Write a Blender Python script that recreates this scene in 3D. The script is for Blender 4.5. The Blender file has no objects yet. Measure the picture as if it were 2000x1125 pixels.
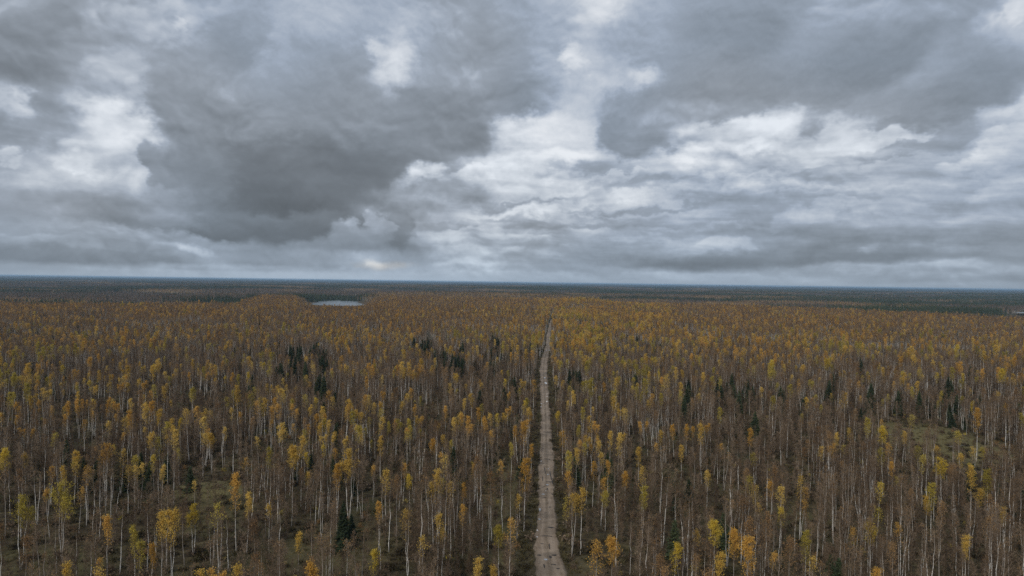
import bpy, math
import numpy as np
from mathutils import Matrix, Vector

R = math.radians
rng = np.random.default_rng(7)
scn = bpy.context.scene
COL = scn.collection

# ------------------------------------------------------------------ camera
CAM_H = 60.0
FOC = 1351.0                       # focal length in photo pixels (2000 wide)
PITCH, ROLL = R(0.50), R(0.80)
fwd = np.array([0, math.cos(PITCH), -math.sin(PITCH)])
r0 = np.array([1.0, 0, 0]); u0 = np.array([0, math.sin(PITCH), math.cos(PITCH)])
rgt = math.cos(ROLL) * r0 + math.sin(ROLL) * u0
upv = math.cos(ROLL) * u0 - math.sin(ROLL) * r0
CAM = np.array([0.0, 0.0, CAM_H])
cd = bpy.data.cameras.new('camera'); cam = bpy.data.objects.new('camera', cd); COL.objects.link(cam)
cd.sensor_width = 36; cd.lens = 36 * FOC / 2000
cd.clip_start = 1; cd.clip_end = 120000
M = Matrix.Identity(4)
for i in range(3):
    M[i][0] = rgt[i]; M[i][1] = upv[i]; M[i][2] = -fwd[i]; M[i][3] = CAM[i]
cam.matrix_world = M
scn.camera = cam

def proj(P):
    d = np.asarray(P, float) - CAM
    X = d @ rgt; Y = d @ upv; Z = d @ fwd
    return 1000 + FOC * X / Z, 562.5 - FOC * Y / Z

def at(px, py, h=0.0):
    d = fwd * FOC + rgt * (px - 1000) + upv * (562.5 - py)
    t = (h - CAM_H) / d[2]
    return CAM + d * t

# ------------------------------------------------------------------ view
scn.view_settings.view_transform = 'Standard'
scn.view_settings.look = 'None'
scn.view_settings.exposure = 0.50
scn.view_settings.gamma = 1.0
scn.view_settings.use_curve_mapping = False
scn.render.engine = 'CYCLES'
scn.cycles.use_denoising = False
scn.cycles.max_bounces = 6
scn.cycles.volume_bounces = 1
scn.cycles.transparent_max_bounces = 8
scn.render.film_transparent = False

# ------------------------------------------------------------------ sky
# brightness of the cloud deck by azimuth and elevation, read as 0-255
SKY_Y = [0, 40, 80, 120, 160, 200, 240, 280, 320, 360, 400, 440, 480, 510, 530, 545]
SKY = [
 [155,140,150,160,165,160,165,172,178,172,172,165,160,175,205,185,178,165,155,148,160,165,155,155,160,185],
 [150,138,150,160,188,165,150,170,178,168,170,158,152,172,198,180,175,150,145,140,158,150,138,152,158,175],
 [140,145,155,160,165,160,138,168,172,178,175,155,146,165,188,175,170,150,143,142,158,138,132,150,155,160],
 [135,150,165,165,156,148,143,190,165,195,190,160,146,168,208,172,165,160,155,150,150,138,148,155,150,145],
 [135,150,160,160,146,148,160,182,156,182,208,165,146,158,190,180,160,170,162,152,158,150,155,158,138,138],
 [192,143,165,170,138,138,155,165,148,155,160,152,142,155,205,165,156,168,148,148,152,155,150,150,134,160],
 [150,152,215,228,134,130,146,146,136,138,143,137,143,208,205,158,146,158,208,208,148,160,178,143,138,180],
 [152,165,188,195,143,136,140,138,127,127,127,127,150,195,208,162,156,205,210,198,192,200,182,158,165,198],
 [172,200,200,182,148,143,132,122,115,117,122,128,188,222,192,168,175,186,178,175,178,180,180,175,182,176],
 [165,168,172,172,160,150,122,114,108,115,128,168,176,180,186,186,192,170,164,168,165,170,176,164,160,165],
 [155,158,150,143,143,128,114,108,112,128,152,155,150,172,192,180,175,180,164,165,165,160,165,162,158,168],
 [160,160,148,148,155,128,106,101,112,140,155,166,170,165,165,165,160,165,160,155,158,155,158,160,150,152],
 [152,160,165,152,172,162,143,150,155,150,133,172,166,165,165,170,160,158,155,143,138,134,138,155,152,152],
 [132,128,128,128,138,150,143,143,150,178,152,170,165,160,154,150,148,128,128,136,148,148,154,154,148,142],
 [165,165,165,165,168,168,170,172,174,174,175,175,174,170,166,164,165,165,165,165,160,160,160,158,158,156],
 [168,168,168,170,172,174,176,176,176,176,176,176,174,172,170,168,168,168,168,168,165,165,164,162,162,160],
]
SKY = np.array(SKY, float) / 255.0
SX = np.arange(26) * 80.0
def sky_at(px, py):
    py = np.clip(py, SKY_Y[0], SKY_Y[-1]); px = np.clip(px, 0, 2000)
    j = min(max(np.searchsorted(SKY_Y, py) - 1, 0), len(SKY_Y) - 2)
    f = (py - SKY_Y[j]) / (SKY_Y[j+1] - SKY_Y[j])
    return np.interp(px, SX, SKY[j]) * (1 - f) + np.interp(px, SX, SKY[j+1]) * f

world = bpy.data.worlds.new("World"); scn.world = world; world.use_nodes = True
nt = world.node_tree; nt.nodes.clear()

class G:
    """short-hand node builder"""
    def __init__(s, nt): s.nt = nt
    def n(s, typ, **kw):
        nd = s.nt.nodes.new(typ)
        for k, v in kw.items(): setattr(nd, k, v)
        return nd
    def put(s, sock, v):
        if v is None: return
        if isinstance(v, (int, float)): sock.default_value = v
        elif isinstance(v, (tuple, list)):
            sock.default_value = tuple(v)
        else: s.nt.links.new(v, sock)
    def m(s, op, a, b=None, c=None, clamp=False):
        nd = s.n('ShaderNodeMath', operation=op); nd.use_clamp = clamp
        s.put(nd.inputs[0], a); s.put(nd.inputs[1], b); s.put(nd.inputs[2], c)
        return nd.outputs[0]
    def vm(s, op, a, b=None, scale=None):
        nd = s.n('ShaderNodeVectorMath', operation=op)
        s.put(nd.inputs[0], a); s.put(nd.inputs[1], b)
        if scale is not None: s.put(nd.inputs['Scale'], scale)
        return nd.outputs[0] if op not in ('LENGTH', 'DISTANCE', 'DOT_PRODUCT') else nd.outputs['Value']
    def xyz(s, x, y, z):
        nd = s.n('ShaderNodeCombineXYZ'); s.put(nd.inputs[0], x); s.put(nd.inputs[1], y); s.put(nd.inputs[2], z)
        return nd.outputs[0]
    def sep(s, v):
        nd = s.n('ShaderNodeSeparateXYZ'); s.put(nd.inputs[0], v); return nd.outputs
    def noise(s, v, scale, detail=4, rough=.5, dist=0, out='Fac', dim='3D'):
        nd = s.n('ShaderNodeTexNoise', noise_dimensions=dim)
        s.put(nd.inputs['Vector'], v); s.put(nd.inputs['Scale'], scale); nd.inputs['Detail'].default_value = detail
        nd.inputs['Roughness'].default_value = rough; nd.inputs['Distortion'].default_value = dist
        return nd.outputs[out]
    def ramp(s, fac, stops, interp='LINEAR'):
        nd = s.n('ShaderNodeValToRGB'); cr = nd.color_ramp; cr.interpolation = interp
        while len(cr.elements) < len(stops): cr.elements.new(0.5)
        for e, (p, c) in zip(cr.elements, stops):
            e.position = p
            if isinstance(c, (int, float)): c = (c, c, c)
            e.color = (*c[:3], 1)
        s.put(nd.inputs[0], fac); return nd.outputs[0]
    def mix(s, f, a, b, blend='MIX'):
        nd = s.n('ShaderNodeMix', data_type='RGBA', blend_type=blend)
        s.put(nd.inputs[0], f); s.put(nd.inputs[6], a if not isinstance(a, tuple) else (*a[:3], 1))
        s.put(nd.inputs[7], b if not isinstance(b, tuple) else (*b[:3], 1)); return nd.outputs[2]
    def mrange(s, v, a, b, c=0., d=1., kind='LINEAR'):
        nd = s.n('ShaderNodeMapRange', interpolation_type=kind)
        s.put(nd.inputs[0], v); s.put(nd.inputs[1], a); s.put(nd.inputs[2], b); s.put(nd.inputs[3], c); s.put(nd.inputs[4], d)
        return nd.outputs[0]

g = G(nt)
tc = g.n('ShaderNodeTexCoord')
DIR = tc.outputs['Generated']
dx, dy, dz = g.sep(DIR)[:3]
hor = g.m('SQRT', g.m('ADD', g.m('MULTIPLY', dx, dx), g.m('MULTIPLY', dy, dy)))
az = g.m('ARCTAN2', dx, dy)
tt = g.m('DIVIDE', dz, g.m('MAXIMUM', hor, 0.02))
tpos = g.m('MAXIMUM', dz, 0.0)
inv = g.m('DIVIDE', 1.0, g.m('ADD', tpos, 0.22))
Pc = g.xyz(g.m('MULTIPLY', dx, inv), g.m('MULTIPLY', dy, inv), 0.0)      # point on the cloud deck
Pn = g.xyz(az, g.m('MULTIPLY', tt, 1.35), 0.3)                            # angular position, for upright puffs
# uneven edges: push the lookup about by noise
w1 = g.noise(Pn, 4.5, 3, .5, 0.0, 'Color', '2D')
w2 = g.noise(Pn, 16.0, 4, .58, 0.0, 'Color', '2D')
N2 = lambda *a_, **k_: g.noise(*a_, dim='2D', **k_)
def cen(c, k): return g.vm('SCALE', g.vm('SUBTRACT', c, (.5, .5, .5)), None, k)
wa = g.vm('ADD', cen(w1, 0.075), cen(w2, 0.060))
wx, wy, _ = g.sep(wa)[:3]
damp = g.mrange(tt, 0.0, 0.14, 0.10, 1.0)
azw = g.m('ADD', az, wx)
ttw = g.m('ADD', tt, g.m('MULTIPLY', g.m('MULTIPLY', wy, 0.85), damp))
azn = g.mrange(azw, R(-42), R(42), 0, 1)
rows = [-0.004, 0.008, 0.017, 0.032, 0.055, 0.082, 0.11, 0.14, 0.17, 0.20, 0.23, 0.26, 0.29, 0.325, 0.36, 0.395]
acc = None
AZ = np.linspace(R(-42), R(42), 32)
for k, t in enumerate(rows):
    st = []
    for i, a in enumerate(AZ):
        p = CAM + np.array([math.sin(a), math.cos(a), t])
        px, py = proj(p)
        v = sky_at(px, py)
        if i in (0, 31): v = 0.61
        st.append((i / 31.0, float(v)))
    c = g.ramp(azn, st, 'CARDINAL')
    if acc is None: acc = c
    else:
        f = g.mrange(ttw, rows[k-1], t, 0, 1, 'SMOOTHSTEP')
        acc = g.mix(f, acc, c)
base = g.mix(g.mrange(ttw, 0.40, 0.75, 0, 1), acc, (0.66, 0.66, 0.66))
bv = g.sep(base)[0]
# separate clouds and gaps, each an uneven patch with its own edge, lit top and shaded foot:
# direction (as photo x, y), half width, half height, tilt, top and foot brightness, softness, strength
CL = [
 (60,120,75,75,0,138,134,.7,.7),(110,25,55,22,0,138,134,.6,.8),(460,90,62,32,-20,140,134,.6,.8),
 (235,245,50,36,0,228,208,.30,1),(140,294,40,14,-5,208,192,.40,1),(148,333,38,16,-8,226,206,.30,1),(235,335,42,27,0,208,172,.28,1),(100,345,60,20,5,186,170,.4,.8),
 (35,205,33,13,0,210,190,.55,1),(20,305,28,14,0,196,184,.5,1),(343,50,11,14,0,222,208,.6,1),(310,50,62,30,0,180,170,.9,.6),
 (545,110,26,50,-10,202,188,.55,1),(490,165,62,30,15,182,174,.6,.9),(245,115,42,22,-20,178,170,.6,.7),(270,165,30,18,-25,178,172,.6,.7),
 (1130,190,55,80,-28,192,184,.9,.55),(1060,60,90,50,20,170,160,.9,.6),(1230,70,60,60,20,166,158,.9,.6),
 (1300,165,150,60,20,158,146,.5,.8),(1500,150,120,50,12,156,145,.5,.8),(1740,110,120,58,30,148,132,.5,.85),(1900,175,150,52,20,148,137,.4,.85),(1620,235,60,24,8,152,146,.35,.9),(1430,210,90,26,15,156,148,.4,.8),(1800,235,110,20,8,150,142,.4,.8),
 (1240,262,78,44,0,152,138,.28,1),(1290,225,70,30,15,156,148,.4,.9),
 (370,190,80,102,-3,148,136,.45,.95),(310,325,38,42,0,152,140,.28,.95),(640,150,300,90,0,152,142,.6,.6),
 (800,250,262,72,17,146,126,.42,1),(560,345,190,72,-3,120,104,.40,1),(400,330,70,60,0,138,126,.5,.8),(660,330,120,55,10,118,108,.5,.8),
 (530,445,240,28,4,126,106,.35,1),(280,428,120,20,-8,144,134,.4,.9),(770,440,52,42,10,144,122,.22,1),(690,465,66,26,0,154,134,.30,1),
 (740,440,20,22,10,170,150,.35,.9),(690,440,18,14,0,172,160,.5,.8),
 (768,125,30,44,-25,228,206,.50,1),(735,95,20,13,0,204,196,.5,1),
 (1040,257,54,24,8,230,204,.30,1),(1108,112,17,20,0,226,214,.45,1),(1170,15,48,28,35,226,210,.5,1),(1250,148,34,16,10,212,194,.45,1),(1180,165,40,20,40,205,190,.6,.9),
 (1000,332,130,17,12,206,180,.40,.8),(1085,305,52,14,8,236,212,.28,1),(835,345,38,15,25,212,186,.40,1),(1190,345,80,10,10,202,184,.45,.8),
 (1150,325,60,8,5,168,160,.5,.7),(1225,380,34,9,0,218,194,.40,1),(1080,387,130,9,12,206,184,.40,.7),(1000,402,110,8,10,152,146,.5,.8),(1330,352,170,8,2,168,162,.5,.8),
 (1515,248,54,19,12,228,206,.35,1),(1475,295,50,9,0,230,208,.45,1),(1352,303,42,13,5,226,198,.35,1),(1640,268,60,24,15,210,192,.5,.9),(1720,285,120,16,0,202,184,.5,.8),
 (1800,290,170,14,10,160,152,.4,.8),(1600,315,180,8,2,184,172,.5,.7),(1590,345,120,7,0,166,160,.5,.7),(1650,372,150,7,0,182,170,.5,.7),
 (1920,318,90,26,18,196,172,.35,1),(1990,225,50,14,10,198,182,.4,1),(1985,15,36,28,0,196,186,.5,1),
 (1950,430,130,62,28,176,148,.22,1),(1880,485,80,16,12,156,146,.35,.9),
 (900,437,100,13,10,156,144,.4,.9),(1010,415,80,8,3,206,182,.40,1),(1200,425,120,7,0,160,154,.5,.7),(1000,455,150,6,2,172,160,.5,.7),(1420,400,180,7,0,168,162,.5,.6),(1620,400,100,6,0,180,168,.5,.7),
 (1560,425,62,24,5,180,156,.25,1),(1680,440,90,16,0,166,152,.4,.8),(1290,488,70,30,0,178,150,.25,1),(1400,490,66,26,5,178,150,.22,1),(1160,470,30,24,10,200,160,.22,1),(1230,465,60,16,0,176,156,.35,.8),(1060,492,70,12,0,178,160,.35,.9),
 (1660,470,120,18,3,160,142,.35,.9),(1600,500,280,17,2,138,120,.45,1),(1320,518,150,9,0,138,124,.45,1),(1705,482,20,9,15,172,160,.7,.7),(1850,520,180,8,0,150,146,.5,.7),
 (150,500,210,14,-2,142,128,.35,1),(300,465,200,10,-4,170,160,.5,.7),(540,512,90,8,0,148,138,.4,.9),(360,483,36,6,-15,200,182,.40,1),(620,495,70,9,0,160,150,.4,.8),(80,470,110,10,0,172,162,.5,.7),
 (730,518,19,6,0,214,200,.8,.8),(865,516,16,4,0,198,186,.8,.6),(965,520,36,6,0,186,178,.8,.7),(880,500,60,7,0,165,156,.4,.8),
]
w3 = g.noise(Pn, 34.0, 3, .55, 0.0, 'Color', '2D')
wq = g.vm('ADD', g.vm('ADD', cen(w1, 0.026), cen(w2, 0.066)), cen(w3, 0.024))
wqx, wqy, _ = g.sep(wq)[:3]
Qx = g.m('ADD', az, wqx); Qy = g.m('ADD', tt, g.m('MULTIPLY', g.m('MULTIPLY', wqy, .8), g.mrange(tt, 0, .12, .10, 1.0)))
CL += [(900,395,110,5,6,160,150,.4,.8),(1100,440,160,5,1,156,150,.4,.8),(1250,405,140,5,3,158,154,.4,.8),(1500,372,160,5,1,160,156,.4,.8),(1130,395,120,4,6,190,180,.5,.7),
 (1000,462,110,5,0,186,174,.5,.8),(950,478,120,5,0,160,152,.4,.8),(1480,350,200,5,1,186,178,.5,.6),(1380,445,150,5,1,180,170,.5,.7),(1700,405,120,5,2,176,168,.5,.7),(1550,462,180,5,1,158,150,.4,.7),
 (250,448,140,5,-6,164,156,.5,.8),(120,440,120,7,2,168,160,.5,.7),(420,520,160,5,0,170,164,.5,.7),(1100,525,160,5,0,160,152,.5,.7),(1900,545,160,5,2,150,146,.5,.6)]
cur = bv
for (cx_, cy_, rx_, ry_, rot_, top_, bot_, soft_, op_) in CL:
    d_ = fwd * FOC + rgt * (cx_ - 1000) + upv * (562.5 - cy_)
    a_ = math.atan2(d_[0], d_[1]); t_ = d_[2] / math.hypot(d_[0], d_[1]); ca = math.cos(a_)
    if ry_ < 10: soft_ = max(soft_, .85); ry_ *= 1.1
    if top_ > 196 and rx_ < 75:                       # small gaps: brightest in the middle, thin veils round them
        soft_ = max(soft_, 1.0); rx_ *= 1.12; ry_ *= 1.18; op_ *= .95; top_ -= 6
    mp = g.n('ShaderNodeMapping', vector_type='TEXTURE'); g.put(mp.inputs['Vector'], g.xyz(Qx, Qy, cur))   # passing the sum so far keeps the shader's memory small
    mp.inputs['Location'].default_value = (a_, t_, 0); mp.inputs['Rotation'].default_value = (0, 0, R(rot_) * .9)
    mp.inputs['Scale'].default_value = (rx_ / FOC * ca * ca, ry_ / FOC * ca, 1e6)
    ln_ = g.vm('LENGTH', mp.outputs[0])
    f_ = g.mrange(ln_, max(0., 1 - soft_ * .95), 1 + soft_ * .75, op_, 0.0, 'SMOOTHSTEP')
    yl = g.vm('DOT_PRODUCT', mp.outputs[0], (0., 1., 0.))
    val = g.m('MULTIPLY_ADD', yl, (top_ - bot_) / 510., (top_ + bot_) / 510.)
    dlt = g.m('SUBTRACT', val, cur)
    cur = g.m('MULTIPLY_ADD', dlt, f_, cur)
bv = cur
# cloud texture: puffs and torn sheets, relief lit from above
def vor(v, sc, det, rough=.5):
    nd = g.n('ShaderNodeTexVoronoi', feature='SMOOTH_F1', voronoi_dimensions='2D', normalize=True)
    g.put(nd.inputs['Vector'], v); nd.inputs['Scale'].default_value = sc; nd.inputs['Detail'].default_value = det
    nd.inputs['Roughness'].default_value = rough; nd.inputs['Smoothness'].default_value = .9
    return nd.outputs['Distance']
wc = g.noise(Pn, 6.0, 4, .55, 0, 'Color', '2D')
Pw = g.vm('ADD', Pn, cen(wc, .11))
Ps = g.vm('ADD', Pn, cen(wc, .035))
lowk = g.mrange(tt, 0.0, 0.016, 0.12, 1.0)
calm = g.mrange(bv, .44, .60, .38, 1.0)                  # the heavy cloud is smooth underneath
patchy = g.mrange(N2(Pn, 3.0, 1, .5), .45, .58, .10, 1.0)
def relief(f, c, d, amp, base, mid=.5):
    a_ = f(c); b_ = f(g.vm('ADD', c, d))
    return g.m('ADD', g.m('MULTIPLY', g.m('SUBTRACT', a_, mid), base), g.m('MULTIPLY', g.m('SUBTRACT', a_, b_), amp))
# large soft folds
t1 = relief(lambda c: N2(c, 3.6, 5, .55), Pw, (.004, .022, 0), .16, .09)
# cauliflower puffs: bright rounded tops, dark creases and flat shaded feet
t2 = relief(lambda c: vor(c, 8.0, 3.0, .55), Pw, (.002, .016, 0), -.45, -.13, .42)
t2 = g.m('MULTIPLY', t2, g.m('MULTIPLY', lowk, patchy))
# wisps
t4 = relief(lambda c: N2(c, 16.0, 6, .6), Ps, (.001, .008, 0), .10, .06)
t4 = g.m('MULTIPLY', t4, lowk)
# rolls seen edge-on, strongest right of centre at middle height
Pr = g.xyz(g.sep(Ps)[0], g.m('MULTIPLY', g.m('ADD', g.sep(Ps)[1], g.m('MULTIPLY', az, .05)), 4.6), .9)
t3 = relief(lambda c: N2(c, 5.0, 4, .5), Pr, (.0, .07, 0), .20, .15)
rollk = g.m('MULTIPLY', g.mrange(tt, .0, .05, .25, 1.0), g.mrange(tt, .17, .24, 1.0, .05))
rollk = g.m('MULTIPLY', rollk, g.mrange(az, -.20, .02, .45, 1.0))
t3 = g.m('MULTIPLY', t3, rollk)
v = bv
for t_ in (g.m('MULTIPLY', t1, g.mrange(tt, 0, .04, .3, 1.)), t2, t4, t3): v = g.m('ADD', v, g.m('MULTIPLY', t_, calm))
v = g.sep(g.ramp(v, [(0.0, .25), (.38, .38), (.54, .53), (.635, .62), (.69, .70), (.76, .80), (.86, .92), (1.0, .97)], 'LINEAR'))[0]
# soft shoulder so that the brightest gaps stay below white
gam = g.m('POWER', g.m('MAXIMUM', v, 0.05), 2.2)
tint = g.ramp(v, [(0.35, (0.86, 0.99, 1.13)), (0.50, (0.84, 0.995, 1.18)), (0.66, (0.85, 0.995, 1.22)), (0.80, (0.93, 1.0, 1.10)), (0.92, (0.97, 1.0, 1.04))])
tn = N2(Pn, 2.6, 1, .5)
tint = g.mix(g.mrange(tn, .42, .62, 0, .45), tint, (0.92, 0.995, 1.09))
lowtint = g.mrange(tt, 0.0, 0.08, .85, 0.0)
tint = g.mix(lowtint, tint, (0.80, 0.985, 1.20))
d_ = fwd * FOC + rgt * (738 - 1000) + upv * (562.5 - 519)      # a thin place where low light comes through
mp = g.n('ShaderNodeMapping', vector_type='TEXTURE'); g.put(mp.inputs['Vector'], g.xyz(Qx, Qy, v))
mp.inputs['Location'].default_value = (math.atan2(d_[0], d_[1]), d_[2] / math.hypot(d_[0], d_[1]), 0); mp.inputs['Scale'].default_value = (.045, .009, 1e6)
tint = g.mix(g.mrange(g.vm('LENGTH', mp.outputs[0]), .0, 1.2, .55, 0., 'SMOOTHSTEP'), tint, (1.05, .98, .88))
cloud = g.vm('SCALE', tint, None, gam)
sky = g.n('ShaderNodeTexSky', sky_type='NISHITA'); sky.sun_disc = False
SUN_EL, SUN_AZ = R(32), R(-150)
sky.sun_elevation = SUN_EL; sky.sun_rotation = SUN_AZ
# clear air shows faintly through the thinnest cloud
skyc = g.vm('SCALE', sky.outputs[0], None, 0.06)
thin = g.mrange(v, 0.60, 0.95, 0.02, 0.10)
skym = g.mix(thin, cloud, skyc)
bg = g.n('ShaderNodeBackground'); g.put(bg.inputs[0], skym); bg.inputs[1].default_value = 0.74
wo = g.n('ShaderNodeOutputWorld'); nt.links.new(bg.outputs[0], wo.inputs[0])
world.cycles.sampling_method = 'MANUAL'; world.cycles.sample_map_resolution = 256

sd = bpy.data.lights.new('sun', 'SUN'); sd.energy = 1.5; sd.angle = R(25); sd.color = (1.0, 0.94, 0.85)
sun = bpy.data.objects.new('sun', sd); COL.objects.link(sun)
# sun behind the camera to the left, high behind cloud
sv = Vector((math.sin(SUN_AZ) * math.cos(SUN_EL), math.cos(SUN_AZ) * math.cos(SUN_EL), math.sin(SUN_EL)))
sun.rotation_euler = sv.to_track_quat('Z', 'Y').to_euler()
sun.location = (0, 0, 200)

# ------------------------------------------------------------------ noise and terrain
def hash2(ix, iy, s):
    h = (ix.astype(np.int64) * 374761393 + iy.astype(np.int64) * 668265263 + s * 1442695041) & 0xffffffff
    h = ((h ^ (h >> 13)) * 1274126177) & 0xffffffff
    h = ((h ^ (h >> 16)) * 2246822519) & 0xffffffff
    return ((h ^ (h >> 15)) & 0xffffff) / float(0xffffff)
def vnoise(x, y, s=0):
    x = np.asarray(x, float); y = np.asarray(y, float)
    ix = np.floor(x); iy = np.floor(y); fx = x - ix; fy = y - iy
    fx = fx*fx*(3-2*fx); fy = fy*fy*(3-2*fy)
    a = hash2(ix, iy, s); b = hash2(ix+1, iy, s); c = hash2(ix, iy+1, s); d = hash2(ix+1, iy+1, s)
    return (a*(1-fx)+b*fx)*(1-fy) + (c*(1-fx)+d*fx)*fy
def fbm(x, y, s=0, o=4):
    t = 0; a = .5
    for k in range(o):
        t = t + a * vnoise(x * 2**k + 17.3*k, y * 2**k - 9.1*k, s + k); a *= .5
    return t / (1 - .5**o)
def ss(x, a, b):
    t = np.clip((np.asarray(x, float) - a) / (b - a), 0, 1); return t*t*(3-2*t)

# road: left and right edge
RP = [(1300,1062,1158),(1200,1046,1132),(1125,1047,1107),(1087,1047,1094),(1050,1047,1085),(1013,1052,1083),(964,1053,1082),(912,1053.5,1081),
      (880,1056,1078.5),(841,1057,1075),(811,1058,1072.5),(780,1058,1070.5),(763,1057,1069.3),(748,1056.5,1068.6),(726,1054.5,1068),(707,1056,1069.5),
      (692,1060.5,1071.5),(679,1065.5,1074.2),(662,1067.5,1075),(650,1069,1075.5),(635,1071.5,1077),(622,1076,1080.6),(611,1081,1084.6),(600,1086,1089.2)]
rc = []
for y, l, r in RP:
    a = at(l, y); b = at(r, y)
    rc.append(((a[1]+b[1])/2, (a[0]+b[0])/2, b[0]-a[0]))
rc.sort()
rc = np.array(rc)
rc[:, 2] = np.clip(rc[:, 2]*1.10, 4.4, 6.2)
def road_x(y): return np.interp(y, rc[:, 0], rc[:, 1])
def road_w(y): return np.interp(y, rc[:, 0], rc[:, 2]) * (1 - .35*ss(y, 700, 1150)) * (1 + .16*(vnoise(y/17., 7.7, 75)-.5)*2)
ROAD_END = 1200.0

EU = [-0.85, -0.74, -0.40, -0.36, -0.22, -0.19, 0.06, 0.14, 0.45, 0.74, 0.85]
EZ = [1320, 1320, 1330, 1900, 1900, 2700, 2700, 1720, 1560, 1270, 1250]
def edge_z(u): return np.interp(u, EU, EZ)

LAKES = [(-463.0, 1850.0, 68.0, 190.0, -4.0), (1392.0, 1770.0, 62.0, 42.0, -1.0)]   # x, y, rx, ry, level
def lake_d(x, y, k):
    cx, cy, rx, ry, _ = LAKES[k]
    # the long lake slants a little along the line of sight
    xs = x - (cx + (y - cy) * (-0.265 if k == 0 else 0.0))
    wob = 0.45 * (fbm(x/45., y/60., 50+k, 3) - .5)
    return np.sqrt((xs/rx)**2 + ((y-cy)/ry)**2) + wob

HILLOCKS = [(*at(573, 716)[:2], 2.6, 15.), (*at(412, 960)[:2], 1.6, 9.), (*at(622, 745)[:2], 2.0, 10.), (*at(700, 712)[:2], 2.0, 16.),
            (*at(1820, 850)[:2], 2.2, 22.), (*at(340, 700)[:2], 2.2, 22.)]
CLEAR = [  # x, y, rx, ry, how empty, hay
    (*at(573, 712)[:2], 13, 17, .95, .55), (*at(412, 962)[:2], 12, 8, .98, 1.0), (*at(628, 745)[:2], 8, 12, .9, .4),
    (*at(1826, 865)[:2], 26, 40, .88, .75), (*at(400, 1010)[:2], 9, 14, .72, .35), (*at(1560, 1010)[:2], 9, 12, .85, .3), (*at(1475, 985)[:2], 6, 14, .8, .2),
    (*at(985, 960)[:2], 5.5, 40, .82, .35), (*at(660, 1075)[:2], 13, 14, .7, .35), (*at(90, 1100)[:2], 14, 10, .75, .3),
    (*at(1290, 935)[:2], 8, 22, .72, .15), (*at(340, 700)[:2], 22, 9, .8, .3), (*at(700, 712)[:2], 13, 10, .8, .6), (*at(1330, 870)[:2], 6, 14, .8, .2),
    (*at(1010, 1090)[:2], 6, 8, .7, .5), (*at(1125, 1110)[:2], 5, 7, .8, .6), (*at(210, 935)[:2], 9, 9, .5, .1), (*at(820, 830)[:2], 12, 18, .3, .1),
    (*at(1740, 745)[:2], 45, 14, .7, .3), (*at(1600, 800)[:2], 16, 12, .5, .2), (*at(500, 905)[:2], 12, 10, .6, .2), (*at(1375, 1090)[:2], 4, 7, .8, .2),
    (*at(620, 790)[:2], 18, 22, .55, .2)]
def clearing(x, y):
    e = np.zeros_like(x, float); h = np.zeros_like(x, float)
    for cx, cy, rx, ry, k, hay in CLEAR:
        d = np.sqrt(((x-cx)/rx)**2 + ((y-cy)/ry)**2) + (fbm(x/7., y/7., 31, 3)-.5)*.7
        f = 1 - ss(d, .75, 1.15)
        e = np.maximum(e, f*k); h = np.maximum(h, f*hay)
    return e, h

def terrain(x, y):
    x = np.asarray(x, float); y = np.asarray(y, float)
    rr = np.sqrt(x*x + y*y)
    u = x / np.maximum(y, 60)
    h = 1.5 * (fbm(x/55., y/55., 3, 4) - .5) * (1 - .5*ss(rr, 400, 1200))
    for cx, cy, a, r in HILLOCKS:
        h = h + a * np.exp(-(((x-cx)/r)**2 + ((y-cy)/(r*.8))**2))
    A = 5*ss(rr, 700, 2600) + 7*ss(rr, 2400, 4500) + 9*ss(rr, 3000, 9000) + 20*ss(rr, 9000, 26000)
    h = h + A * (fbm(x/1500., y/800., 11, 4) - .5) * 1.5
    e = edge_z(np.clip(u, -.85, .85))
    h = h - 7 * ss(rr / np.maximum(e, 1), 1.0, 1.12) * (1 - ss(rr, 3400, 5500))
    # swell under the stand left of the lake, and the rise where the road ends
    h = h + 2.2 * np.exp(-(((u+.37)/.10)**2 + ((y-1850)/300)**2))
    h = h + 9.0 * np.exp(-(((x-150)/75)**2 + ((y-1560)/170)**2)) + 7.0 * np.exp(-(((x+1150)/420)**2 + ((y-3100)/300)**2)) + 8.0 * np.exp(-(((x-1500)/600)**2 + ((y-4300)/400)**2)) + 8.0 * np.exp(-(((x+300)/700)**2 + ((y-5200)/500)**2))
    h = h + 5.0 * np.exp(-(((u+.05)/.12)**2 + ((y-2450)/350)**2))
    for k, L in enumerate(LAKES):
        d = lake_d(x, y, k)
        low = 1 - ss(d, 0.92, 1.25)
        h = h * (1-low) + (L[4]-2.0) * low
        ur = (x - L[0]) / np.maximum(y, 100)
        # low wet ground between the near wood and the water
    cor = ss(y, 1200, 1330) * (1 - ss(y, 1900, 2000)) * (1 - ss(np.abs(u + .254), .045, .065))
    h = h * (1-cor) + np.minimum(h, -3.4) * cor
    dl = lake_d(x, y, 0); h = np.where(dl < .9, -6.0, h)
    cr = ss(y, 1290, 1340) * (1 - ss(y, 1800, 1900)) * ss(u, .66, .70)
    h = h * (1-cr) + np.minimum(h, -.6) * cr
    d1 = lake_d(x, y, 1); h = np.where(d1 < .9, -3.0, h)
    # level ground and ditches along the road
    on = (y > 20) & (y < ROAD_END + 40)
    dr = np.abs(x - road_x(y)); hw = road_w(y) / 2
    flat = (1 - ss(dr, hw + 5, hw + 20)) * on
    h = h * (1 - flat)
    dit = np.exp(-((dr - hw - 1.9)/1.1)**2) * .55 * on * (1 - .8*ss(y, 400, 800))
    return h - dit

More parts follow.
